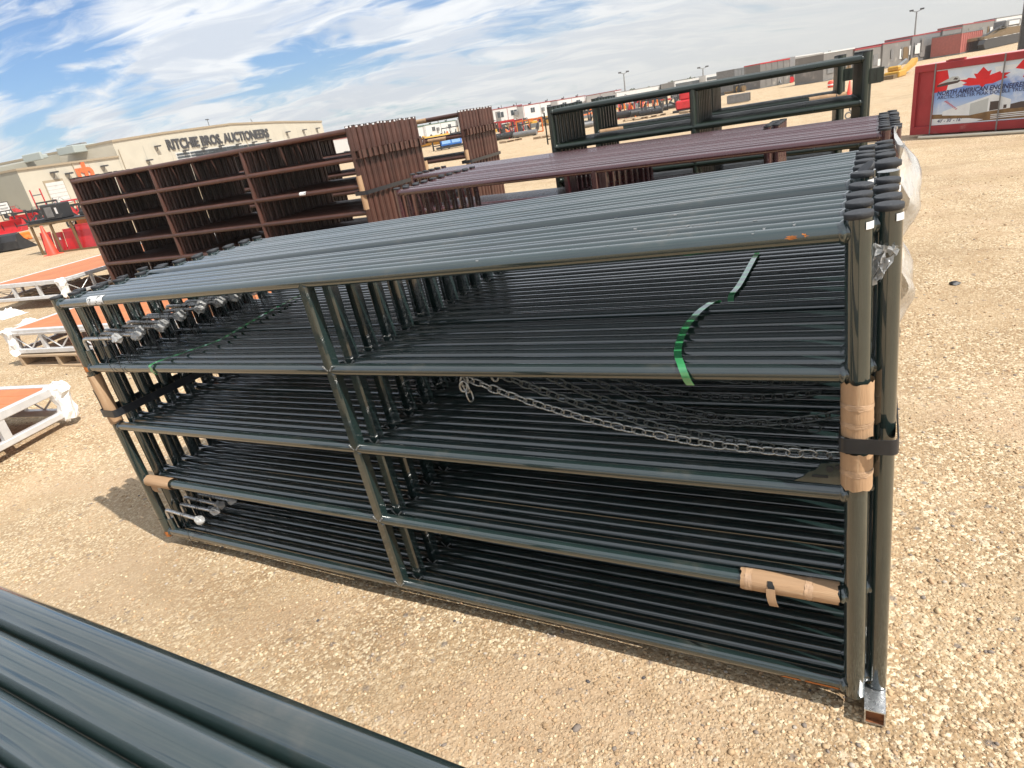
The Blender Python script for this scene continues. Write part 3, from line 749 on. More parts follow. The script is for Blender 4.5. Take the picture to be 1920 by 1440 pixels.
# bundle close under the camera
GF = 'dark green pipe gates in the bundle below the camera'
for k in range(5):
    M = A2W @ Matrix.Translation((.06 + (0 if k % 2 == 0 else .049), -1.189 - .0432*k, 0))
    pipe_gate(M, ['dark green gate whose top rail borders the gravel at the bottom left corner', 'dark green gate, second top rail in from the gravel at the bottom left',
                  'dark green gate, third top rail in from the gravel at the bottom left', 'dark green gate, fourth top rail in from the gravel at the bottom left', 'dark green gate, last one of the bundle under the camera'][k], GF, M_GREEN, seg=40, gap=.2815, r=.0211)

# maroon bundle
GM = 'maroon pipe gates in the bundle behind the near one'
for k in range(18):
    xo = (0 if k % 2 == 0 else .049) + random.uniform(-.004,.004); y = 2.39 + (k//2)*.119 + (k % 2)*.048
    M = Matrix.Translation((3.060 + xo, y, -.015 + random.uniform(-.003,.003))) @ Matrix.Rotation(math.pi + random.uniform(-.001,.001), 4, 'Z')
    lab = ('frontmost maroon pipe gate right behind the near green bundle' if k == 0 else 'rearmost maroon pipe gate of the second bundle' if k == 17 else
           'maroon pipe gate, %s from the front of the second bundle' % ORD[k])
    pipe_gate(M, lab, GM, M_MAROON, hinges=[1.10] if k < 6 else [], seg=16, tags=False)
# short group of brown gates right behind the maroon one
GB3 = 'brown gates squeezed in behind the maroon bundle'
for k in range(10):
    M = Matrix.Translation((-.68 + (.049 if k % 2 else 0), 3.52 + k*.050, .0))
    pipe_gate(M, 'low brown pipe gate, %s between the maroon gates and the green panels' % ('frontmost' if k == 0 else ORD[k]), GB3, M_MAROON, z0=.065, seg=10, tags=False, nbr=1, brace_full=True)

# ------------------------------------------------------------------ tall corral panels
def lug_mesh(paint, w):
    def f():
        mb = MB(); mb.box(0, .075, -w*.46, w*.30, -.045, -.039); mb.box(0, .075, -w*.46, w*.30, .039, .045); mb.box(.069, .075, -w*.46, w*.30, -.039, .039); mb.box(0, .02, -w*.40, w*.25, -.039, .039)
        return mb.mesh('connector_lug', paint)
    return get(('lug', paint.name, w), f)
def corral_panel(M, label, group, paint, L, nr, gap, z0, nbr, r, pitch, lugs=True, white=True, plates=False, rods=False):
    g = thing('corral_panel', label, 'fence panel', group=group, M=M)
    top = z0 + gap*(nr-1)
    for k in range(nr): obj('rail', rail_mesh(L, r, paint, 12), g, (0, 0, z0 + gap*k))
    for x in (0, L):
        p = obj('post', post_mesh(.0, top+.05, r*1.05, paint, 12), g, (x, 0, 0))
        obj('end_cap', cap_mesh(r*1.0), p, (0, 0, top+.05), (0, 0, 0))
        if white and x == L: obj('tag', get(('wtag', r), lambda: shell(MB(), 'z', r*1.05+.003, -10, 50, -.020, -.002, 0, 0, 6, 2).mesh('tag', M_TAG)), p, (0, 0, top+.05))
        if lugs and x == L:
            for z in (top-.26, .32): obj('connector_lug', lug_mesh(paint, pitch), p, (r*.7, 0, z))
    for b in range(nbr):
        obj('brace', post_mesh(z0, top, r*.98, paint, 10), g, (L*(b+1)/(nbr+1), 0, 0))
    if plates: obj('latch_plate', get(('plate', paint.name), lambda: MB().box(.02, .105, -.006, .006, -.055, .045).box(.035, .05, -.012, .012, -.05, .04).box(.075, .09, -.012, .012, -.05, .04).mesh('latch_plate', paint)), g, (L, 0, top-.12))
    if rods: obj('hinge_rod', get(('rod', paint.name), lambda: MB().tube((-.06,0,-.24), (-.06,0,.03), .007, 8).box(-.06, 0, -.004, .004, -.03, -.02).box(-.06, 0, -.004, .004, -.2, -.19).mesh('hinge_rod', paint)), g, (0, 0, top-.02))
    return g
def frame(x, y, deg): return Matrix.Translation((x, y, 0)) @ Matrix.Rotation(math.radians(deg), 4, 'Z')
FB = frame(-7.0, 3.955, 5.5)
GB1 = 'brown corral panels of the nearer tall stack'; n_ = 0
for (t0, cnt, pt, gn) in ((0.0, 12, .0545, 'front group'), (.705, 14, .0565, 'rear group')):
    for k in range(cnt):
        M = FB @ Matrix.Translation(((.016 if k % 2 else 0) + random.uniform(-.004,.004), t0 + k*pt + (.014 if k > 5 else 0), random.uniform(-.004,.006))) @ Matrix.Rotation(random.uniform(-.0015,.0015), 4, 'Z')
        lab = 'frontmost tall brown corral panel before the cream building' if n_ == 0 else 'tall brown corral panel, %s in the %s of the nearer stack' % (('frontmost' if k == 0 else ORD[k]), gn)
        corral_panel(M, lab, GB1, M_BROWN, 4.90, 6, .30, .275, 2, .028, pt); n_ += 1
GB2 = 'brown corral panels of the farther tall stack'
for k in range(20):
    M = FB @ Matrix.Translation(((.016 if k % 2 else 0) + random.uniform(-.004,.004), 2.82 + k*.0575, random.uniform(-.004,.006)))
    corral_panel(M, 'tall brown corral panel, %s in the farther brown stack' % ('frontmost' if k == 0 else ORD[k]), GB2, M_BROWN, 4.90, 6, .30, .275, 2, .028, .0575)
FG_ = frame(.484, 4.156, 5.0)
GG1 = 'dark green corral panels of the nearer stack'
for k in range(17):
    M = FG_ @ Matrix.Translation(((.02 if k % 2 else 0), k*.056, random.uniform(-.003,.003)))
    corral_panel(M, 'dark green tall corral panel, %s in the nearer green stack behind the maroon gates' % ('frontmost' if k == 0 else ORD[k]), GG1, M_DGREEN2, 2.46, 6, .295, .135, 1, .026, .056, False, False, k < 3, k < 3)
GG2 = 'dark green corral panels of the farther stack'
for k in range(15):
    M = FG_ @ Matrix.Translation(((.02 if k % 2 else 0), 1.42 + k*.058, random.uniform(-.003,.003)))
    corral_panel(M, 'dark green tall corral panel, %s in the farther green stack' % ('frontmost' if k == 0 else ORD[k]), GG2, M_DGREEN2, 2.36, 6, .295, .135, 1, .026, .058, False, False, k < 3, False)
# straps and cardboard on the tall stacks
def loop_at(M, x0, x1, y0, y1, z, w, name, m, label, group=None, tilt=0.0):
    rr = .035; pts = []
    for cx, cy, a0 in ((x0+rr, y0+rr, 180), (x1-rr, y0+rr, 270), (x1-rr, y1-rr, 0), (x0+rr, y1-rr, 90)):
        for i in range(5):
            a = math.radians(a0 + 90*i/4); X = cx+rr*math.cos(a); pts.append((X, cy+rr*math.sin(a), z + tilt*(cy-y0)))
    pts.append((pts[0][0], pts[0][1]+.001, pts[0][2]))
    mb = MB(); org = Vector(pts[0]); mb.ribbon([Vector(p)-org for p in pts], (0,0,1), w, .002)
    return obj(name, mb.mesh(name, m), label=label, cat='strap', group=group, M=M @ Matrix.Translation(org))
SG = 'black straps round the brown stacks'
loop_at(FB, 4.80, 4.975, -.035, 1.53, 1.10, .045, 'black_strap', M_STRAPK, 'black strap round the end posts of the nearer brown stack', SG)
loop_at(FB, 4.80, 4.975, 2.78, 3.96, 1.10, .045, 'black_strap', M_STRAPK, 'black strap round the end posts of the farther brown stack', SG)
def sleeve_at(M, axis_, r, s0, s1, c, label, group='cardboard on the panel stacks behind'):
    mb = MB(); shell(mb, axis_, r, 0, 360, s0, s1, .006, 0, 14, 5, closed=True, th=.001)
    return obj('cardboard_sleeve', mb.mesh('cardboard_sleeve', M_CARD), label=label, cat='cardboard', group=group, M=M @ Matrix.Translation(c))
sleeve_at(FB, 'z', .034, -.19, .19, (4.90, 0, 1.10), 'cardboard strip under the strap at the near corner of the nearer brown stack')
sleeve_at(FB, 'z', .036, -.17, .17, (4.93, 1.483, 1.10), 'cardboard strip under the strap at the far corner of the nearer brown stack')
sleeve_at(FB, 'z', .034, -.17, .17, (4.90, 2.82, 1.10), 'cardboard strip under the strap at the near corner of the farther brown stack')
sleeve_at(FB, 'z', .036, -.17, .17, (4.90, 3.915, 1.10), 'cardboard strip under the strap at the far corner of the farther brown stack')
sleeve_at(FB, 'x', .030, -.28, .28, (4.05, 2.82, 1.775), 'long cardboard sleeve on a top rail of the farther brown stack')
sleeve_at(FB, 'x', .030, -.16, .16, (4.45, 2.82, 1.475), 'cardboard sleeve on the second rail of the farther brown stack')
sleeve_at(FG_, 'x', .030, -.13, .13, (.17, 1.42, 1.315), 'cardboard sleeve at the left end of a rail in the farther green stack')
sleeve_at(FG_, 'x', .030, -.16, .16, (2.26, 1.42, 1.315), 'cardboard sleeve at the right end of a rail in the farther green stack')
def wlabel(M, c, label):
    mb = MB(); shell(mb, 'x', .0285, -20, 110, -.05, .05, .002, 0, 8, 3); return obj('label_sticker', mb.mesh('label_sticker', M_STICK), label=label, cat='label', group='white labels on the brown stacks', M=M @ Matrix.Translation(c))
wlabel(FB, (4.05, 0, 1.175), 'white label on a rail of the nearer brown stack')
wlabel(FB, (4.15, 2.82, 1.475), 'white label on the second rail of the farther brown stack')

# ------------------------------------------------------------------ aluminium decks on pallets at the left
def pallet(loc, ang, label, w=1.2, d=1.0, z=0.0, group='wooden pallets under the orange decks'):
    g = thing('pallet', label, 'pallet', (loc[0], loc[1], z), (0, 0, ang), group)
    for x in (0, w/2-.02, w-.04): obj('stringer', get(('str', d), lambda: MB().box(0, .04, 0, d, .02, .115).mesh('stringer', M_WOOD)), g, (x, 0, 0))
    for i in range(7): obj('deck_board', get(('db', w), lambda: MB().box(0, w, 0, .10, 0, .018).mesh('deck_board', M_WOOD)), g, (0, i*(d-.10)/6, .1155))
    for i in range(3): obj('bottom_board', get(('bb', w), lambda: MB().box(0, w, 0, .10, 0, .0195).mesh('bottom_board', M_WOOD)), g, (0, i*(d-.10)/2, 0))
    return g
def foam_mesh(seed):
    def f():
        rnd = random.Random(seed); mb = MB(); n = 14
        prof = [(.02,-.19),(.058,-.18),(.066,-.12),(.062,-.06),(.064,0),(.072,.05),(.070,.085),(.055,.105),(.01,.11)]
        vs = []
        for j, (r, z) in enumerate(prof):
            ox, oy = rnd.uniform(-.012,.012), rnd.uniform(-.012,.012)
            vs += [(ox + r*math.cos(6.283*i/n)*rnd.uniform(.65,1.3), oy + r*math.sin(6.283*i/n)*rnd.uniform(.65,1.3), z + rnd.uniform(-.014,.014)) for i in range(n)]
        mb.add(vs, [(j*n+i, j*n+(i+1) % n, (j+1)*n+(i+1) % n, (j+1)*n+i) for j in range(len(prof)-1) for i in range(n)], False)
        return mb.mesh('foam_wrap', M_FOAM)
    return get(('foam', seed), f)
def deck(loc, ang, L, W, zb, h, label, seed=0, nb=10, open_side=True, tiltx=0.0, boards_along='x'):
    """aluminium frame with diagonal bracing and an orange plank top; corner at the origin, +x and +y into the deck"""
    g = thing('deck_section', label, 'platform', (loc[0], loc[1], zb), (tiltx, 0, ang), 'orange decked aluminium sections')
    for nm, y in (('side_frame', 0), ('side_frame', W-.05)):
        obj('side_rail', get(('sr', L), lambda: MB().box(0, L, 0, .05, 0, .05, bev=.006).mesh('side_rail', M_ALU)), g, (0, y, 0))
        obj('side_rail', get(('srt', L), lambda: MB().box(0, L, 0, .05, 0, .065, bev=.006).box(0, L, -.006, 0, .02, .028).mesh('side_rail', M_ALU)), g, (0, y, h-.065))
        n = int(L/.45)
        for i in range(n+1): obj('upright', get(('up', h), lambda: MB().box(-.022, .022, .008, .042, .048, h-.063).mesh('upright', M_ALU)), g, (.03+(L-.06)*i/n, y, 0))
        for i in range(n):
            s = (L-.06)/n; x0 = .03+s*i
            for q in (0, 1):
                a, b = ((x0+.02, x0+s/2) if q == 0 else (x0+s-.02, x0+s/2))
                obj('diagonal', get(('dg', round(s,3), h, q), lambda: MB().tube(((.02 if q == 0 else s-.02), .025, h-.07), (s/2, .025, .05), .008, 6).mesh('diagonal', M_ALU)), g, (x0, y, 0))
    for x in (0, L-.05):
        obj('end_rail', get(('er', W), lambda: MB().box(0, .05, .0505, W-.0505, 0, .05, bev=.006).mesh('end_rail', M_ALU)), g, (x, 0, 0))
        obj('end_rail', get(('ert', W), lambda: MB().box(0, .05, .0505, W-.0505, 0, .065, bev=.006).mesh('end_rail', M_ALU)), g, (x, 0, h-.065))
        for y in (W*.33, W*.66): obj('upright', get(('upe', h), lambda: MB().box(.006, .044, -.03, .03, .048, h-.063).mesh('upright', M_ALU)), g, (x, y, 0))
    bw = (W-.104)/nb
    for i in range(nb):
        obj('deck_board', get(('dkb', L, round(bw,4)), lambda: MB().box(.052, L-.052, .002, bw-.003, 0, .02, bev=.003).mesh('deck_board', M_ORANGE)), g, (0, .052+bw*i, h-.028))
    for i, (x, y) in enumerate(((.02,.02), (L-.02,.02), (.02,W-.02), (L-.02,W-.02))):
        obj('foam_wrap', foam_mesh(seed+i), g, (x, y, h-.10), (0, 0, i))
    return g
R_ = math.radians
deck((-2.40, .80), R_(192), 3.2, 1.5, .06, .26, 'nearest orange plank deck in a white metal frame at the left edge', 1)
deck((-5.02, 1.60), R_(9), 3.4, 1.5, .145, .27, 'middle orange plank deck resting on a pallet left of the green gates', 11)
pallet((-4.95, 1.58), R_(8), 'wooden pallet under the middle orange deck, its end sticking out in front', 1.25, 1.0)
pallet((-5.05+.9, 1.75), R_(8), 'second pallet under the middle orange deck, behind the green gate posts', 1.1, 1.0)
deck((-8.0, 3.72), R_(188), 4.0, -1.9 if False else 1.9, .15, .29, 'farthest orange plank deck, on pallets in front of the red machinery', 21)
for c in [o for o in bpy.data.objects if o.name.startswith('deck_section')][-1:]:
    c.rotation_euler = (0, 0, R_(98)); c.location = (-7.98, 3.70, .15); 
pallet((-11.6, 3.75), R_(8), 'pallet under the left part of the farthest orange deck', 1.6, 1.1)
pallet((-9.8, 4.0), R_(8), 'pallet under the right part of the farthest orange deck', 1.6, 1.1)
deck((-12.6, 7.1), R_(10), 4.0, 1.6, .15, .25, 'far orange deck strip beyond the others, mostly hidden by the brown stack', 31)
def scrap(loc, s, seed, label, group='white foam scraps on the gravel'):
    rnd = random.Random(seed); mb = MB(); N = 10; vs = []
    for j in range(N+1):
        for i in range(N+1):
            u, v = i/N-.5, j/N-.5
            vs.append((u*s*1.6+rnd.uniform(-.02,.02)*s*3, v*s+rnd.uniform(-.02,.02)*s*3, max(.004, (.25-u*u-v*v))*s*1.3*rnd.uniform(.4,1.2)))
    mb.add(vs, [(j*(N+1)+i, j*(N+1)+i+1, (j+1)*(N+1)+i+1, (j+1)*(N+1)+i) for j in range(N) for i in range(N)])
    mb.build('foam_scrap', M_FOAM, None, loc, label=label, cat='foam', group=group)
p = at(15, 592); scrap((p.x, p.y, 0), .38, 2, 'heap of white foam wrap on the gravel between the middle and farthest decks')
p = at(45, 605); scrap((p.x+.15, p.y, 0), .22, 4, 'small white foam scrap just right of the larger foam heap')
p = at(1790, 534)
def stone(px, py, s, label, c=M_BLACK):
    p = at(px, py); mb = MB(); rnd = random.Random(px)
    mb.lathe([(s*.3,0),(s*.95,s*.15),(s,s*.4),(s*.6,s*.7),(s*.1,s*.75)], 9, smooth=False)
    mb.v = [(x*rnd.uniform(.8,1.25), y*rnd.uniform(.7,1.1), z) for x,y,z in mb.v]
    mb.build('stone', c, None, (p.x, p.y, ground_z(p.x,p.y)), label=label, cat='stone')
stone(1790, 534, .035, 'lone dark stone on the bare gravel right of the bundle')

# ------------------------------------------------------------------ red crate with banners at the right
RC = Matrix.Translation((3.63, 13.55, 0)) @ Matrix.Rotation(math.atan2(-.55, 1.0), 4, 'Z')
def redcrate():
    g = thing('red_crate', 'long red steel shelter crate with printed banners strapped to its side', 'crate', M=RC)
    L, D, H, z0 = 4.2, .62, 1.24, .07
    MB().box(0, L, 0, D, z0, H).build('crate_body', M_REDBOX, g)
    fr = MB()
    fr.box(0, L, -.045, -.001, H-.10, H+.012, bev=.006); fr.box(0, L, -.045, -.001, z0-.01, z0+.13, bev=.006)
    fr.box(0, .07, -.045, -.001, z0+.13, H-.10, bev=.004)
    fr.build('front_frame', M_REDBOX, g)
    MB().box(0, L, 0, D+.02, H+.001, H+.016).build('top_lip', mat('pale_pink_paint', (.62,.30,.28), .6, var=.2, vscale=3, dirt=(.46,.05,.05), dscale=6), g)  # top lip in a paler pink than the crate body
    MB().box(-.012, -.001, .02, .16, z0+.2, H-.08).box(-.03, -.012, .03, .06, z0+.5, H-.1).build('end_latch', M_WHITE, g)
    MB().box(.55, .80, -.03, .05, H+.017, H+.05).box(.5, .56, -.01, .03, H+.017, H+.04).build('top_bracket', M_REDBOX, g)
    for x in (.9, 3.1): MB().box(x, x+.3, .03, D-.03, 0, z0-.001).build('support_block', M_WOOD, g)
    # banners
    M_SKYB = bpy.data.materials.new('banner_sky'); M_SKYB.use_nodes = True
    t = NT(M_SKYB.node_tree); o_ = t.n('ShaderNodeOutputMaterial'); b = t.n('ShaderNodeBsdfPrincipled'); t.t.links.new(b.outputs[0], o_.inputs[0])
    z = t.n('ShaderNodeSeparateXYZ', i_0=t.n('ShaderNodeTexCoord').outputs['Object']).outputs[2]
    cr = t.n('ShaderNodeValToRGB', i_0=t.mapr(z, 0, 1.0, 0, 1)); e = cr.color_ramp
    e.elements[0].position = .15; e.elements[0].color = (.62,.70,.78,1); e.elements[1].position = .95; e.elements[1].color = (.62,.72,.80,1)
    for p_, c_ in ((.42,(.30,.45,.75)), (.60,(.16,.28,.62)), (.72,(.55,.66,.80))): x = e.elements.new(p_); x.color = (*c_,1)
    nz = t.noise(t.n('ShaderNodeTexCoord').outputs['Object'], 3.5, 5, .6)
    t.put(b.inputs['Base Color'], t.mix(t.mapr(nz, .48, .66, 0, .6, True), cr.outputs[0], (.78,.82,.86))); b.inputs['Roughness'].default_value = .35
    bz = z0 + .135; bh = H - .105 - bz; x0 = .36; bw = 1.52
    bn = obj('banner', MB().box(0, bw, -.006, 0, 0, bh).mesh('banner', M_SKYB), g, (x0, -.003, bz), label='banner with red maple leaf and a white shelter')
    def flat(poly, m, y, name='print'):
        mb = MB(); mb.add([(px_*bw, y, pz_*bh) for px_, pz_ in poly], [tuple(range(len(poly)))]); return mb.build(name, m, bn)
    PR = mat('print_red', (.66,.015,.02), .4, var=.15, vscale=4); PW = mat('print_white', (.74,.77,.78), .4, var=.08, vscale=5); PWs = mat('print_pale_grey', (.50,.53,.52), .4, var=.06, vscale=5)
    PB = mat('print_brown', (.20,.115,.045), .5, var=.3, vscale=9); PD = mat('print_dark', (.07,.05,.045), .5); PN = mat('print_navy', (.03,.04,.12), .5); PK = mat('print_sign_red', (.55,.12,.16), .5)
    flat([(0,.60),(.13,.62),(.15,.80),(.12,.985),(0,.985)], PR, -.0065)
    flat([(.80,.86),(.90,.82),(1,.72),(1,.99),(.86,.985)], PR, -.0065)
    flat([(.88,.70),(1,.62),(1,.72),(.90,.80)], PR, -.0066)
    for pl in ([(.13,.62),(.30,.66),(.34,.80),(.14,.84)], [(.62,.83),(.80,.86),(.84,.93),(.60,.93)]): flat(pl, PW, -.0063)
    leaf = [(.50,.60),(.47,.655),(.36,.66),(.29,.69),(.34,.715),(.25,.775),(.33,.775),(.35,.80),(.43,.775),(.40,.86),(.435,.85),(.49,.955),(.54,.87),(.575,.885),(.56,.80),(.66,.845),(.67,.815),(.76,.805),(.71,.76),(.74,.73),(.66,.69),(.60,.655),(.53,.655)]
    # fan so that the outline stays right
    cx_, cz_ = .50, .74; mb = MB(); mb.add([(cx_*bw, -.0075, cz_*bh)] + [(a*bw, -.0075, b_*bh) for a, b_ in leaf], [(0, i+1, (i+1) % len(leaf)+1) for i in range(len(leaf))]); mb.build('maple_leaf', PR, bn)
    flat([(.02,.70),(.06,.70),(.24,.735),(.27,.765),(.25,.80),(.06,.745),(.02,.73)], PD, -.0078)
    flat([(.03,.745),(.10,.80),(.18,.855),(.24,.85),(.265,.80),(.24,.775),(.12,.765)], PWs, -.0080)
    flat([(.19,.80),(.21,.835),(.24,.82),(.235,.79)], PD, -.0083)
    flat([(0,.02),(1,.02),(1,.235),(.70,.20),(.45,.165),(0,.20)], PB, -.0064)
    flat([(.80,.27),(.90,.30),(1,.29),(1,.20),(.80,.19)], PD, -.0066)
    flat([(.11,.17),(.40,.135),(.40,.34),(.20,.285),(.11,.24)], PW, -.0070)
    flat([(.40,.135),(.58,.175),(.58,.41),(.40,.34)], PWs, -.0070)
    flat([(.20,.285),(.40,.34),(.58,.41),(.62,.47),(.34,.345)], PW, -.0069)
    flat([(.58,.175),(.80,.205),(.80,.35),(.70,.42),(.62,.47),(.58,.41)], PW, -.0071)
    flat([(.60,.185),(.69,.20),(.69,.345),(.60,.345)], PD, -.0073)
    flat([(.735,.205),(.765,.21),(.765,.27),(.735,.268)], PD, -.0073)
    flat([(0,0),(.42,0),(.55,.045),(.40,.085),(0,.12)], PW, -.0075)
    for tx, sz, x_, z_, m_, of, sh in (('NORTH AMERICAN ENGINEERED', .083, .03, .545, PN, .003, .15), ('ARCTIC SHELTER PEAK DOUBLE TRUSS', .062, .04, .475, PN, .001, 0)):
        me = text_mesh(tx, sz*1.25, m_, .0006, of, shear=sh); w_ = max(v.co.x for v in me.vertices); k = bw*.90/w_
        for v in me.vertices: v.co.x *= k
        o = obj('lettering', me, bn, (x_*bw, -.0088, z_*bh), (math.pi/2, 0, 0))
    me = text_mesh("40' - 30' - 16'", .075, PN, .0006, .001, shear=.2); obj('lettering', me, bn, (.06*bw, -.0088, .045*bh), (math.pi/2, 0, 0))
    mb = MB()
    for k in range(8): mb.add([((.12+.018*k)*bw, -.0085, (.43-.022*k)*bh), ((.155+.016*k)*bw, -.0085, (.435-.022*k)*bh), ((.155+.016*k)*bw, -.0085, (.42-.022*k)*bh), ((.12+.018*k)*bw, -.0085, (.412-.022*k)*bh)], [(0,1,2,3)])
    mb.build('print', PK, bn)
    mb = MB()
    for k in range(3):
        z_ = (.105-.03*k)*bh
        mb.add([(.62*bw, -.0085, z_), (.96*bw, -.0085, z_+.012), (.96*bw, -.0085, z_+.026), (.62*bw, -.0085, z_+.014)], [(0,1,2,3)])
    mb.build('print', PW, bn)
    b2 = obj('banner', MB().box(0, 1.6, -.006, 0, 0, bh).mesh('banner', mat('banner_pale_blue', (.55,.66,.72), .4, var=.12, vscale=2)), g, (x0+bw+.02, -.003, bz), label='pale blue banner cut by the right edge')
    for tx, sz, x_, z_, of in (('ARCTIC SHELTER', .15, .05, .86, .005), ('HEAVY DUTY', .085, .02, .55, .003)):
        obj('lettering', text_mesh(tx, sz, PN, .0006, of), b2, (x_, -.0075, z_*bh), (math.pi/2, 0, 0))
    mb = MB(); mb.add([(.05,-.0068,.60*bh),(.35,-.0068,.57*bh),(.35,-.0068,.74*bh),(.22,-.0068,.80*bh),(.05,-.0068,.72*bh)], [(0,1,2,3,4)]); mb.add([(.36,-.0068,.58*bh),(.9,-.0068,.60*bh),(.8,-.0068,.74*bh),(.45,-.0068,.79*bh),(.36,-.0068,.74*bh)], [(0,1,2,3,4)]); mb.build('print', PW, b2)
    mb = MB()
    for k in range(5): mb.add([(.06,-.0070,(.32-.055*k)*bh),(.62+.1*(k%3),-.0070,(.32-.055*k)*bh),(.62+.1*(k%3),-.0070,(.335-.055*k)*bh),(.06,-.0070,(.335-.055*k)*bh)], [(0,1,2,3)])
    mb.build('print', PN, b2)
    MB().box(0, 1.55, -.0068, -.0062, .44*bh, .50*bh).build('print', PWs, b2)
    for x in (.345, .345+1.07, 2.62): MB().box(x, x+.022, -.052, -.047, z0-.02, H+.018).build('strap', M_GREYM, g)
    return g
redcrate()
pts = [RC @ Vector((x, -.12-.10*math.sin(min(1, max(0, (x+.0)/.5))*1.57)-.03*math.sin(x), .03)) for x in [.25,.35,.5,.7,1.0,1.5,2.0,2.6,3.2,3.9]]
mb = MB(); mb.sweep([p_ - pts[0] for p_ in pts], .028, 8); mb.build('hose', M_HOSE, None, pts[0], label='cream coloured hose lying along the foot of the red crate', cat='hose')

# ------------------------------------------------------------------ yard things
def cone(px, py, h, label):
    p = at(px, py); g = thing('traffic_cone', label, 'traffic cone', (p.x, p.y, 0), group='orange traffic cones')
    MB().lathe([(.13*h/.7,.03),(.125*h/.7,.04),(.03*h/.7,h),(.02*h/.7,h+.005)], 20).build('cone_body', M_CONE, g)
    MB().box(-.19*h/.7, .19*h/.7, -.19*h/.7, .19*h/.7, 0, .03, bev=.008).build('base', M_CONE, g)
    MB().lathe([(.092*h/.7,h*.36),(.066*h/.7,h*.58)], 20).build('collar', M_TAG, g)
    return g
cone(1592, 184, .66, 'orange traffic cone with a white band beyond the green panels')
def cone_plain(px, py, h, label):
    p = at(px, py); g = thing('traffic_cone', label, 'traffic cone', (p.x, p.y, 0), group='orange traffic cones')
    MB().lathe([(.16,.03),(.155,.04),(.035,h),(.02,h+.01)], 20).build('cone_body', M_CONE, g); MB().box(-.2,.2,-.2,.2,0,.03,bev=.008).build('base', M_CONE, g); return g
cone_plain(101, 478, .86, 'plain red-orange cone standing in front of the brown steel crate')
def bucket(px, py, w, h, d, ang, m, label, z=0.0, name='loader_bucket', cat='bucket', group=None):
    p = at(px, py); g = thing(name, label, cat, (p.x, p.y, z), (0, 0, ang), group)
    prof = [(0, .02), (.12*d, 0), (.85*d, 0), (d, .10*h), (d*1.0, .55*h), (.86*d, .9*h), (.72*d, h)]
    outer = prof; inner = [(x*.97+.01, z_*.96+.02) for x, z_ in prof][::-1]
    M = Matrix.Rotation(math.pi/2, 4, 'Z')
    MB().prism(outer + inner, -w/2, w/2, M=M).build('shell', m, g)
    side = [(.02*d, .03), (.85*d, .01), (.99*d, .12*h), (.98*d, .55*h), (.85*d, .9*h), (.7*d, .98*h), (.55*d, .62*h), (.16*d, .2*h)]
    for s in (-1, 1): MB().prism(side, s*w/2, s*(w/2+.02), M=M).build('side_plate', m, g)
    mb = MB()
    for x in (-w*.2, w*.2): mb.prism([(d, .15*h), (d+.16, .3*h), (d+.14, .85*h), (.88*d, .88*h)], x-.02, x+.02, M=M)
    mb.build('mount_bracket', M_BLACK, g)
    MB().box(-w/2, w/2, -.02, .10*d, -.001+.001, .018).build('cutting_edge', M_GREYM, g)
    return g
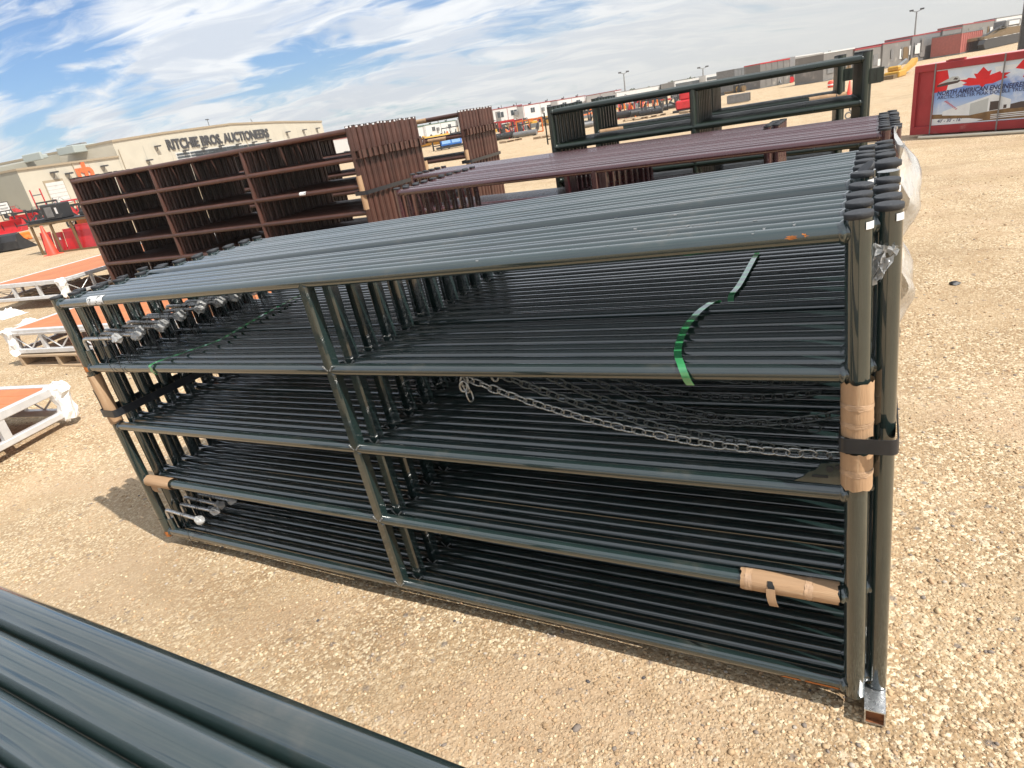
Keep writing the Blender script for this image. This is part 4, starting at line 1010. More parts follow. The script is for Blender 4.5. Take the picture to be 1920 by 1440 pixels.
def steel_crate():
    a, b = at(82, 478), at(192, 464); d = b - a; L = d.length; ang = math.atan2(d.y, d.x); D = 1.25; H = .92
    g = thing('steel_crate', 'brown steel frame crate holding red guards and orange parts', 'crate', (a.x, a.y, 0), (0, 0, ang))
    for x in (0, L/3, 2*L/3, L):
        for y in (0, D): obj('post', get('cpost', lambda: MB().box(-.03,.03,-.03,.03,0,H,bev=.004).mesh('post', M_OLIVE)), g, (x, y, 0))
    for z in (.03, H-.03):
        for y in (0, D): obj('rail', get('crail', lambda: MB().box(.03, L-.03, -.028, .028, -.028, .028).mesh('rail', M_OLIVE)), g, (0, y, z))
        for x in (0, L): obj('cross_rail', get('xrail', lambda: MB().box(-.027, .027, .03, D-.03, -.027, .027).mesh('cross_rail', M_OLIVE)), g, (x, 0, z))
    MB().box(.03, L-.03, .03, D-.03, .002, .018).build('floor_plate', M_OLIVE, g)
    F = Matrix.Translation((a.x, a.y, 0)) @ Matrix.Rotation(ang, 4, 'Z')
    for x0, x1, h, m, lab in ((.05, .40, .60, M_RED, 'left red mesh guard panel standing in the brown steel crate'), (.46, .80, .55, M_RED, 'middle red guard panel with a white label in the brown steel crate'), (.84, 1.22, .62, M_RED, 'third red guard panel in the brown steel crate'), (1.28, 1.95, .70, M_RED, 'bright red flat plate at the right end of the brown steel crate')):
        x0, x1 = x0*L/1.98, x1*L/1.98
        t_ = thing('guard_panel', lab, 'machine guard', M=F @ Matrix.Translation(((x0+x1)/2, .07, .045)) @ Matrix.Rotation(R_(-6), 4, 'X'), group='red guards in the steel crate')
        w_ = x1-x0; MB().box(-w_/2, w_/2, -.008, .008, .02, h-.02).build('panel', m, t_)
        MB().box(-w_/2, w_/2, -.016, .012, 0, .03).box(-w_/2, w_/2, -.016, .012, h-.03, h).box(-w_/2, -w_/2+.025, -.014, .01, .03, h-.03).box(w_/2-.025, w_/2, -.014, .01, .03, h-.03).build('panel_frame', m, t_)
        if 'label' in lab: MB().box(.02, .10, -.019, -.0165, .33, .40).build('label', M_TAG, t_)
    o = thing('hydraulic_part', 'orange boxy hydraulic part sticking out of the steel crate top', 'machine part', M=F @ Matrix.Translation((L*.66, .5, .06)))
    MB().box(-.22,.22,-.15,.15,.35,.86,bev=.03).build('housing', M_OR, o); MB().tube((-.22,0,.6),(-.45,0,.5),.07,12).build('spout', M_OR, o); MB().box(-.1,.1,-.1,.1,0,.36).build('pedestal', M_OR, o)
    o = thing('hydraulic_cylinder', 'white diagonal rod among black parts in the steel crate', 'machine part', M=F @ Matrix.Translation((L*.42, .4, .06)))
    MB().tube((-.3,0,.42),(.35,0,.82),.025,10).build('rod', M_WHITE, o); MB().tube((-.2,.1,.2),(.25,.1,.7),.07,12).build('barrel', M_BLACK, o); MB().box(-.35,.3,-.05,.25,0,.3,bev=.03).build('base_plate', M_BLACK, o)
    # things on the lid
    lid = thing('lid_plate', 'dark steel plates lying across the top of the brown crate', 'steel plates', M=F @ Matrix.Translation((0, .2, H+.002)))
    MB().box(-.9, L+.4, 0, .8, 0, .03).box(-.5, L*.3, .1, .6, .031, .10, bev=.01).box(L*.6, L+.6, .3, .75, .031, .16, bev=.02).build('plates', M_BLACK, lid)
    bx = thing('control_box', 'square dark grey control box with a white sticker above the crate', 'machine part', M=F @ Matrix.Translation((L*.28, .25, H+.034)))
    MB().box(-.38,.38,0,.45,0,.46,bev=.03).build('housing', M_BLACK, bx); MB().box(-.20,.12,-.014,-.001,.08,.38,bev=.005).build('door', M_GREYM, bx); MB().box(.24,.33,-.004,-.001,.16,.34).build('sticker', M_TAG, bx)
    for i, (x, h) in enumerate(((L*.16, .95), (L*.66, 1.05))):
        pass
    return F, L, H
F_, L_, H_ = steel_crate()
def attach(px, py, ang, s, m, label, seed):
    """skid steer attachment: mounting frame, arms, drum"""
    rnd = random.Random(seed); p = at(px, py); g = thing('machine_attachment', label, 'attachment', (p.x, p.y, 0), (0, 0, ang), 'machine attachments in the yard')
    w = 1.6*s
    MB().box(-w/2, w/2, 0, .04, .10*s, .16*s).box(-w/2, w/2, 0, .04, .78*s, .86*s).box(-w/2, -w/2+.08, .0, .05, .16*s, .78*s).box(w/2-.08, w/2, .0, .05, .16*s, .78*s).box(-.04, .04, .005, .045, .16*s, .78*s).build('mount_frame', m, g)
    mb = MB()
    for x in (-w*.34, w*.3): mb.prism([(-.9*s,.0),(-.7*s,0),(0,.3*s),(0,.62*s),(-.15*s,.6*s)], x-.03, x+.03, M=Matrix.Rotation(math.pi/2, 4, 'Z'))
    mb.build('arms', m if rnd.random() < .6 else M_BLACK, g)
    MB().tube((-w*.42,-.75*s,.17*s),(w*.42,-.75*s,.17*s),.15*s,14).build('drum', M_BLACK if rnd.random() < .7 else M_GREYM, g)
    mb = MB()
    for k in range(7):
        a = k*.9; x = -w*.38 + k*w*.125; mb.tube((x,-.75*s,.17*s),(x+.01,-.75*s+.2*s*math.cos(a),.17*s+.17*s*abs(math.sin(a))),.02*s,5)
    mb.build('teeth', M_GREYM, g)
    mb = MB().sweep([(-.2*w,0,.6*s),(-.1*w,-.3*s,.95*s),(.1*w,-.5*s,.8*s),(.2*w,-.7*s,.4*s)], .018, 6).tube((.05*w,-.1*s,.25*s),(.08*w,-.6*s,.55*s),.045*s,8)
    mb.build('hydraulic_hose', M_BLACK, g)
    return g
# left yard
bucket(22, 468, 2.4, .62, .8, R_(200), M_BLACK, 'large black loader bucket at the left edge beside the orange machine part', group='loader buckets left of the building')
o_ = at(52, 455); g = thing('auger_drive', 'orange auger drive lying on a pallet left of the steel crate', 'machine part', (o_.x, o_.y, .14))
MB().lathe([(.10,0),(.16,.03),(.16,.22),(.10,.28),(.06,.42)], 14, Matrix.Rotation(R_(80), 4, 'Y')).build('gearbox', M_OR, g); MB().box(-.25,.1,-.22,.22,.0,.30,bev=.04).build('bracket', M_OR, g); MB().tube((-.5,-.1,.06),(.1,.1,.16),.05,8).build('shaft', M_OR, g)
pallet((o_.x-.6, o_.y-.5), .3, 'pallet under the orange auger drive at the left', 1.1, 1.0, group='pallets in the machine yard')
bucket(40, 425, 2.0, .75, .8, R_(25), M_RED, 'red loader bucket behind the black bucket, with an orange corner', group='loader buckets left of the building')
bucket(8, 440, 1.9, .70, .8, R_(35), M_RED, 'red attachment with pink edge at the far left behind the black bucket', group='loader buckets left of the building')
bucket(128, 412, 1.9, .80, .8, R_(205), M_RED, 'red curved bucket right of the dark control box', z=0, group='loader buckets left of the building')
bucket(82, 402, 1.3, .60, .6, R_(200), M_RED, 'small red bucket frame left of the dark upright mower', group='loader buckets left of the building')
attach(100, 408, R_(190), 1.5, M_BLACK, 'black upright attachment standing above the steel crate', 3)
attach(165, 425, R_(200), 1.3, M_BLACK, 'black low attachment between the steel crate and the brown panels', 5)
attach(20, 415, R_(185), 1.2, M_BLACK, 'black rounded tiller under the white sign', 9)
def forks(px, py, h, label):
    p = at(px, py); g = thing('pallet_forks', label, 'forks', (p.x, p.y, 0), (0, 0, R_(25)))
    for x in (-.45, .45): MB().box(x-.05, x+.05, -.02, .02, 0, h).box(x-.05, x+.05, -1.0, -.02, 0, .04).build('fork', M_RED, g)
    MB().box(-.45+.05, .45-.05, -.012, .012, h*.78, h*.82).box(-.45+.05, .45-.05, -.012, .012, h*.40, h*.45).build('crossbar', M_GREYM, g)
bucket(10, 455, 1.5, .55, .7, R_(150), M_RED, 'low red bucket with its back turned, at the very left edge', group='loader buckets left of the building')
attach(30, 402, R_(170), 1.3, M_RED, 'red attachment frame between the sign and the red bucket', 61)
attach(62, 428, R_(200), 1.2, M_BLACK, 'black attachment right behind the orange auger drive', 62)
attach(112, 396, R_(160), 1.4, M_RED, 'red attachment frame behind the dark control box', 63)
attach(150, 401, R_(210), 1.3, M_RED, 'red attachment frame next to the brown panels, beyond the steel crate', 64)
bucket(60, 408, 1.5, .6, .7, R_(20), M_BLACK, 'black bucket behind the red bucket with the orange corner', group='loader buckets left of the building')
forks(88, 408, 2.3, 'two upright red forks joined by a thin bar before the white roller door')

# middle distance yard (seen between the stacks)
def tank(px, py, L, r, ang, m, label):
    p = at(px, py); g = thing('storage_tank', label, 'tank', (p.x, p.y, 0), (0, 0, ang))
    MB().lathe([(r*.3,-L/2),(r*.8,-L/2+.05),(r,-L/2+.18),(r,L/2-.18),(r*.8,L/2-.05),(r*.3,L/2)], 18, Matrix.Translation((0,0,r+.12)) @ Matrix.Rotation(math.pi/2, 4, 'Y')).build('shell', m, g)
    MB().box(-L*.35,-L*.3,-r*.7,r*.7,0,r*.5).box(L*.3,L*.35,-r*.7,r*.7,0,r*.5).build('cradle', M_BLACK, g); MB().lathe([(.14,0),(.14,.12),(.05,.15)], 10, Matrix.Translation((0,0,2*r+.10))).build('hatch', m, g)
tank(798, 277, 5.2, .42, R_(35), M_YEL, 'long yellow tank lying on the gravel between the two brown stacks')
o_ = at(848, 278); g = thing('blue_machine', 'bright blue machine on a skid left of the farther brown stack', 'machine', (o_.x, o_.y, 0), (0,0,.6))
MB().box(-.8,.8,-.5,.5,.25,.95,bev=.06).build('cabinet', M_BLUE, g); MB().box(-1.2,1.0,-.55,.55,.08,.22).build('skid', M_BLACK, g); MB().box(-.7,-.05,-.52,-.505,.4,.85).box(.05,.7,-.52,-.505,.4,.85).build('door', mat('pale_blue_panel', (.25,.45,.75), .4), g)
o_ = at(828, 281); g = thing('steel_rack', 'small black steel rack standing left of the blue machine', 'rack', (o_.x, o_.y, 0), (0,0,.5))
for x in (-.6, 0, .6):
    for y in (-.3, .24): MB().box(x-.03,x+.03,y,y+.06,0,.75).build('upright', M_BLACK, g)
MB().box(-.56,.56,-.32,.32,.30,.36).build('shelf', M_BLACK, g); MB().box(-.65,.65,-.32,.32,.751,.80).build('shelf', M_BLACK, g)
attach(940, 262, R_(20), 1.5, M_RED, 'red attachment standing on the gravel right of the farther brown stack', 12)
attach(962, 257, R_(-10), 1.4, M_RED, 'second red attachment beside a pallet right of the brown stacks', 15)
attach(978, 256, R_(30), 1.0, M_BLACK, 'low black attachment between the red and the orange ones', 18)
attach(995, 254, R_(5), 1.3, M_OR, 'orange attachment on a pallet left of the green panels', 19)
attach(1090, 240, R_(10), 1.4, M_YEL, 'yellow attachment seen between the green stacks', 22)
attach(1105, 238, R_(30), 1.2, M_BLACK, 'black attachment beside the yellow one between the green stacks', 23)
for i, (px, s, l) in enumerate(((1165, 1.4, 'left'), (1183, 1.7, 'middle'), (1203, 1.6, 'right'))):
    attach(px, 222 - i*3, R_(15*i), s, M_RED if i < 2 else M_OR, 'orange-red attachment, %s one of three behind the green top rail' % l, 30+i)
attach(1228, 214, R_(0), 1.2, M_BLACK, 'black heap of hydraulic attachments right of the orange-red ones', 41)
attach(1250, 205, R_(40), 1.3, M_BLACK, 'black spidery attachment left of the tall red machine', 42)
o_ = at(1286, 209); g = thing('red_machine', 'tall red machine on a pallet left of the green middle post', 'machine', (o_.x, o_.y, 0), (0,0,.2))
MB().box(-.6,.6,-.4,.4,.15,.7,bev=.08).box(-.35,.55,-.3,.3,.7,1.25,bev=.08).build('housing', M_RED, g); MB().box(-.8,.8,-.5,.5,0,.14).build('skid', M_BLACK, g); MB().tube((-.6,0,.5),(-1.0,0,.75),.06,8).build('arm', M_BLACK, g)
for i, (px, py) in enumerate(((1000, 262), (1168, 229), (1190, 226), (1215, 222), (1290, 212), (950, 268))):
    p = at(px, py); pallet((p.x, p.y), .2*i, ['pallet under the orange attachment left of the green panels', 'pallet below the left orange-red attachment', 'pallet below the middle orange-red attachment', 'pallet below the right orange-red attachment', 'pallet under the tall red machine', 'pallet in front of the red attachments'][i], group='pallets in the machine yard')
o_ = at(1386, 193); g = thing('steel_bin', 'low dark grey steel bin alone on the gravel behind the green panels', 'bin', (o_.x, o_.y, 0), (0,0,-.05))
MB().box(-.62,.62,-.3,.3,.04,.50,bev=.01).build('body', M_BLACK, g); MB().box(-.66,.66,-.34,-.30,.06,.50).box(-.62,.62,-.30,.3,.505,.52).build('rim', M_GREYM, g)
o_ = at(1558, 164); g = thing('barrel_marker', 'small orange round marker on the gravel left of the cone', 'marker', (o_.x, o_.y, 0)); MB().lathe([(.15,0),(.19,.05),(.19,.32),(.12,.38)], 14).build('body', M_CONE, g); MB().lathe([(.192,.12),(.192,.2)], 14).build('band', M_TAG, g)
def wheels(px, py):
    p = at(px, py); g = thing('wheel_stack', 'stack of pale rings beside the green panels\' right posts', 'rings', (p.x, p.y, 0))
    for i, (x, z) in enumerate(((-.1,.09),(.1,.09),(0,.26),(-.1,.43),(.1,.43))): MB().sweep([(x+.08*math.cos(6.28*k/12),0,z+.08*math.sin(6.28*k/12)) for k in range(12)], .02, 6, closed=True).build('ring', M_GREYM, g)
wheels(1598, 222)
attach(846, 257, R_(20), 1.6, M_BLACK, 'tangled black machine in front of the trailers, left of the farther brown stack', 51)
# yellow dozer blade / boom at the right
def boom():
    a, b = at(1676, 146), at(1765, 118); d = b-a; g = thing('yellow_machine_boom', 'yellow boom and blade lying on the ground before the grey containers', 'machine part', (a.x, a.y, 0), (0,0,math.atan2(d.y,d.x)))
    L = min(d.length, 5.5)
    MB().prism([(.0,.2),(L*.35,.28),(L*.65,.5),(L*.95,.8),(L*1.0,.65),(L*.9,.4),(L*.4,.1)], -.15, .15).build('boom', M_YEL, g)
    MB().box(-.6,1.2,-.4,.4,.0,.35,bev=.05).box(-.3,.3,-.3,.3,.35,.62,bev=.06).build('base_frame', M_YEL, g); MB().tube((.5,0,.5),(L*.5,0,.8),.09,8).build('cylinder', M_GREYM, g)
    MB().box(-1.6,-.2,-.3,.3,0,.2).build('skid', M_OLIVE, g)
boom()

# band of small machines and goods standing before the trailers, too small and dense to count
mb = MB(); rnd = random.Random(77); mats_ = [M_BLACK, M_RED, M_GREYM, M_YEL, M_WHITE, M_OLIVE, M_OR]
for i in range(420):
    px = rnd.uniform(600, 1700); yh = 382.6 - .1764*px; py = yh + rnd.choice([24, 26, 29, 34, 27, 22]) + rnd.uniform(-1.5, 1.5)
    p = at(px, py); s_ = rnd.uniform(.25, .9); a = rnd.uniform(0, 3.1); mi = rnd.choice([0,0,0,2,2,1,3,4,5,6])
    M = Matrix.Translation(p) @ Matrix.Rotation(a, 4, 'Z')
    k = rnd.random()
    if k < .45: mb.box(-s_, s_, -.3*s_, .3*s_, 0, rnd.uniform(.15,.8)*s_, mi, .03, M)
    elif k < .75:
        z = rnd.uniform(.3, 1.1); mb.tube(M @ Vector((-s_,0,.1)), M @ Vector((s_*.3,0,z)), .07, 6, mi=mi); mb.tube(M @ Vector((s_,0,.1)), M @ Vector((s_*.3,.1,z)), .06, 6, mi=mi); mb.box(-s_, s_, -.2, .2, 0, .18, mi, 0, M)
    else: mb.tube(M @ Vector((-s_*.8,0,.28)), M @ Vector((s_*.8,0,.28)), .28, 10, mi=mi); mb.box(-.1, .1, -.4, .4, 0, .7, 0, 0, M)
mb.build('yard_clutter', mats_, None, kind='stuff', label='dense strip of small machines and goods along the far side of the yard', cat='yard goods')

# ------------------------------------------------------------------ trailers, containers, far line
def span(pxl, pyl, pxr, pyr, h, depth):
    a, b = at(pxl, pyl), at(pxr, pyr); d = b - a
    return a, d.length, math.atan2(d.y, d.x), h, depth
def trailer(pxl, pyl, pxr, pyr, h, depth, body, trim, label, group, win=2, ac=True, door=False, vents=2, cat='trailer', name='office_trailer', seed=0, stairs=False):
    a, L, ang, h, depth = span(pxl, pyl, pxr, pyr, h, depth); rnd = random.Random(seed + int(pxl))
    g = thing(name, label, cat, (a.x, a.y, 0), (0, 0, ang), group); z0 = .28
    MB().box(0, L, 0, depth, z0, h-.12).build('body', body, g)
    MB().box(-.04, L+.04, -.05, depth+.05, h-.12, h).build('roof_trim', trim, g)
    MB().box(.1, L-.1, .15, depth-.15, 0, z0-.002).build('skirt', M_BLACK, g)
    H = h - .12 - z0
    for i in range(win):
        x = L*(i+.5)/win + rnd.uniform(-.3,.3); ww, wh = min(1.1, L*.2), H*.34; zz = z0 + H*.45
        f = MB().box(x-ww/2-.05, x+ww/2+.05, -.03, -.001, zz-.05, zz+wh+.05).build('window_frame', M_WHITE, g)
        MB().box(x-ww/2, x-.03, -.042, -.031, zz, zz+wh).box(x+.03, x+ww/2, -.042, -.031, zz, zz+wh).build('pane', M_GLASS, f)
    if ac:
        x = L*rnd.uniform(.3,.7)+ .6; MB().box(x-.3, x+.3, -.32, -.002, z0+H*.4, z0+H*.68, bev=.02).build('air_conditioner', M_GREYM, g)
    if door:
        x = L*rnd.choice([.18,.85]); MB().box(x-.42, x+.42, -.03, -.001, z0+.02, z0+H*.86).build('door', M_GREYW, g)
    for i in range(vents):
        x = L*(i+.5)/max(1,vents); MB().box(x-.12, x+.12, .3, .55, h, h+.20).tube((x+.5,.5,h),(x+.5,.5,h+.4),.05,8).build('roof_vent', M_BLACK, g)
    for x in (L*.02, L*.5, L*.98): MB().box(x-.04, x+.04, -.012, -.001, z0, h-.13).build('panel_seam', trim if rnd.random() < .5 else M_GREYW, g)
    return g
TG = 'white office trailers across the yard'
trailer(598, 300, 700, 275, 2.55, 2.8, M_WHITE, M_ROOFR, 'white office trailer with dark red roof edge seen between brown posts', TG, 3)
trailer(757, 272, 798, 263, 2.2, 2.8, M_WHITE, M_ROOFG, 'white trailer with green roof edge, left one above the yellow tank', TG, 1, vents=3)
trailer(800, 262, 858, 250, 2.3, 2.8, M_WHITE, M_ROOFG, 'white trailer with green roof edge, right one next to the farther brown stack', TG, 2, vents=2)
trailer(862, 249, 925, 238, 2.5, 2.8, M_WHITE, M_GREYM, 'white trailer with grey roof edge behind the farther brown stack', TG, 2, vents=1)
trailer(927, 239, 983, 229, 2.85, 2.8, M_WHITE, M_ROOFR, 'white trailer with red roof edge right of the farther brown stack', TG, 2, door=True, vents=2)
trailer(984, 229, 1046, 217, 2.65, 2.8, M_WHITE, M_ROOFR, 'white trailer with red roof edge behind the left green posts', TG, 2, vents=2)
trailer(1048, 217, 1100, 207, 2.6, 2.8, M_WHITE, M_ROOFR, 'white trailer with red roof edge just above the green top rail', TG, 2, vents=2)
trailer(1101, 207, 1155, 198, 2.5, 2.8, M_WHITE, M_ROOFR, 'last white trailer with red roof edge, left of the first light mast', TG, 1, ac=False, vents=0)
CG = 'containers and vehicles far across the yard'
def container(pxl, pyl, pxr, pyr, h, m, label, name='shipping_container', cat='container', depth=2.4, trim=None, ribs=True, extra=None):
    a, L, ang, h, depth = span(pxl, pyl, pxr, pyr, h, depth)
    g = thing(name, label, cat, (a.x, a.y, 0), (0, 0, ang), CG)
    MB().box(0, L, 0, depth, .12, h).build('body', m, g)
    MB().box(-.02, L+.02, -.03, depth, h+.001, h+.10).build('roof_edge', trim or m, g); MB().box(-.02, L+.02, -.03, depth, .02, .118).build('bottom_rail', M_GREYM, g)
    if ribs:
        mb = MB(); n = max(4, int(L/.6))
        for i in range(n+1): x = L*i/n; mb.box(x-.05, x+.05, -.035, -.001, .13, h-.02)
        mb.build('side_rib', m, g)
    if extra: extra(g, L, h)
    return g
container(1158, 199, 1240, 182, 2.0, M_WHITE, 'long pale wall of white panels right of the first light mast', 'panel_wall', 'wall', .5, M_GREYW)
container(1241, 182, 1264, 178, 2.1, M_GREYW, 'small reddish grey container end behind the pale wall', depth=2)
def stripes(m2):
    def f(g, L, h): MB().box(.3, L-.3, -.05, -.036, h*.62, h*.86).build('window_strip', M_GLASS, g); MB().box(0, L, -.05, -.036, h*.45, h*.54).build('side_stripe', m2, g)
    return f
container(1266, 177, 1322, 166, 2.15, M_WHITE, 'long white box trailer with a tan stripe, left one behind the green rail', 'box_trailer', 'trailer', extra=stripes(M_YEL))
container(1324, 166, 1376, 156, 2.3, M_WHITE, 'long white box trailer, right one behind the green rail', 'box_trailer', 'trailer', extra=stripes(M_YEL))
container(1378, 171, 1424, 162, 2.1, M_GREYM, 'dark brown dump box left of the red-topped container', 'dump_box', 'dump box')
container(1426, 166, 1480, 156, 2.15, M_GREYW, 'grey container with a bright red roof edge', trim=M_RED)
container(1490, 153, 1541, 141, 2.25, M_WHITE, 'plain white container seen through the green top rails')
def clutter(seed, dark=True):
    def f(g, L, h):
        rnd = random.Random(seed)
        for i in range(int(L/.9)):
            x = rnd.uniform(.4, L-.6); w_ = rnd.uniform(.3, 1.1); z_ = rnd.uniform(.3, h*.4); hh = rnd.uniform(.5, h*.55)
            o_ = -.005 - .018*i
            MB().box(x, min(L-.05, x+w_), o_-.015, o_, z_, min(h-.1, z_+hh)).build('door_panel', rnd.choice([M_GREYM, M_WHITE, M_GREYW, M_OLIVE]), g)
    return f
container(1543, 153, 1600, 141, 2.0, M_GREYW, 'grey weathered trailer with white tarp roof behind the right green posts', 'camp_trailer', 'trailer', trim=M_WHITE, ribs=False, extra=clutter(1))
container(1601, 141, 1652, 130, 1.85, M_GREYW, 'grey camp trailer right of the tarp-roofed one', 'camp_trailer', 'trailer', trim=M_ROOFR, ribs=False, extra=clutter(2))
container(1653, 130, 1706, 118, 1.95, M_GREYW, 'grey camp trailer behind the yellow boom, below the second light mast', 'camp_trailer', 'trailer', trim=M_ROOFR, ribs=False, extra=clutter(3))
container(1707, 118, 1762, 106, 2.2, M_GREYM, 'dark camp trailer with red roof edge and a white door', 'camp_trailer', 'trailer', trim=M_ROOFR, ribs=False, extra=clutter(4))
container(1763, 106, 1798, 98, 2.25, M_GREYW, 'tan camp trailer between the dark one and the red container', 'camp_trailer', 'trailer', trim=M_ROOFR, ribs=False, extra=clutter(5))
container(1799, 102, 1838, 93, 1.75, mat('dull_red_container', (.36,.10,.08), .7, var=.15), 'dull red low container left of the dark machinery', trim=M_GREYM)
container(1800, 96, 1862, 82, 2.55, M_GREYW, 'pale grey camp trailer standing behind the dull red container', 'camp_trailer', 'trailer', trim=M_ROOFR, ribs=False, extra=clutter(6))
container(1863, 82, 1930, 68, 2.7, M_WHITE, 'pale trailer at the right edge behind the dark machinery', 'camp_trailer', 'trailer', trim=M_GREYM, ribs=False, extra=clutter(7))
o1, o2 = at(1832, 96), at(1912, 78); d = o2-o1
g = thing('crawler_machine', 'long dark tracked machinery on the ground at the right edge', 'machinery', (o1.x, o1.y-.6, 0), (0,0,math.atan2(d.y,d.x)))
L = d.length
MB().prism([(.0,.5),(.5,.05),(L*.9,.05),(L,.45),(L*.95,.85),(.4,.85)], -.4, .1).build('track', M_BLACK, g)
MB().prism([(.6,.9),(L*.95,.9),(L*.98,1.5),(L*.6,1.6),(L*.45,1.2),(.7,1.15)], -.2, 1.2).build('chassis', M_OLIVE, g)
MB().box(L*.55, L*.9, -.1, 1.0, 1.62, 2.25, bev=.08).build('cab', M_GREYM, g); MB().tube((.5,.2,1.0),(L*.6,.2,1.9),.10,8).build('boom', M_BLACK, g); MB().box(L*.6,L*.85,-.13,-.101,1.75,2.1).build('window', M_WHITE, g)
o_ = at(1909, 96); g = thing('dark_post', 'dark square steel post standing behind the right end of the red crate', 'post', (o_.x, o_.y, 0)); MB().box(0,.55,0,.5,0,3.6,bev=.02).build('column', M_BLACK, g); MB().box(-.05,.6,-.05,.55,3.601,3.66).build('cap_plate', M_BLACK, g)
def mast(px, py, py_top, label, D):
    r = ray(px, py); h_ = Vector((r.x, r.y)).normalized() * D; x, y = CAM.x+h_.x, CAM.y+h_.y
    rt = ray(px, py_top); H = CAM.z + D * rt.z / math.hypot(rt.x, rt.y)
    g = thing('light_mast', label, 'light mast', (x, y, 0), (0,0,-math.atan2(r.x, r.y)), 'light masts across the yard')
    k = D/130
    MB().tube((0,0,0),(0,0,H),.16*k,8,.09*k).build('pole', M_POLE, g)
    for s in (-1, 1):
        MB().tube((0,0,H-.1),(s*.7*k,0,H+.15*k),.05*k,6).build('arm', M_POLE, g); MB().box(s*.7*k-.28*k,s*.7*k+.28*k,-.2*k,.2*k,H+.1*k,H+.32*k).build('lamp_head', M_BLACK, g)
mast(1172, 170, 137, 'twin-headed light mast right of the last white trailer', 150)
mast(1714, 80, 22, 'twin-headed light mast above the camp trailers at the right', 118)
mast(822, 230, 222, 'small distant light mast above the brown panel stacks', 210)
mast(1319, 160, 128, 'thin far light mast in the middle of the hazy horizon', 230)
# far trees: one mass along the horizon
mb = MB(); rnd = random.Random(4)
for i in range(2600):
    px = rnd.uniform(1150, 1560); D = rnd.uniform(230, 290); r = ray(px, 160); h_ = Vector((r.x, r.y)).normalized()*D
    z = rnd.uniform(0, 1) * (1.9 + .5*math.sin(px*.05) + .5*math.sin(px*.171) + .4*math.sin(px*.41)); s = rnd.uniform(.35, .9)
    c = Vector((CAM.x+h_.x, CAM.y+h_.y, z)); a = rnd.uniform(0, 3.14)
    vs = [c + Vector((math.cos(a)*s, math.sin(a)*s, -s*.4)), c + Vector((-math.cos(a)*s, -math.sin(a)*s, -s*.3)), c + Vector((.2*s, .3*s, s))]
    mb.add(vs, [(0,1,2)])
mb.build('distant_trees', M_TREE, None, kind='stuff', label='low line of distant trees on the horizon beyond the yard', cat='trees')
# long pale bank of things beyond, so the horizon is not bare
mb = MB()
for i in range(60):
    px = -80 + 2100*i/60; D = 330 + 40*math.sin(i*1.7); r = ray(px, 382-.1764*px); h_ = Vector((r.x, r.y)).normalized()*D
    x, y = CAM.x+h_.x, CAM.y+h_.y; w_ = rnd.uniform(6, 16); hh = rnd.uniform(1.6, 3.6)
    mb.box(x-w_/2, x+w_/2, y, y+6, 0, hh)
mb.build('far_yard_row', M_GREYW, None, kind='stuff', label='far rows of parked equipment and sheds along the horizon', cat='yard equipment')

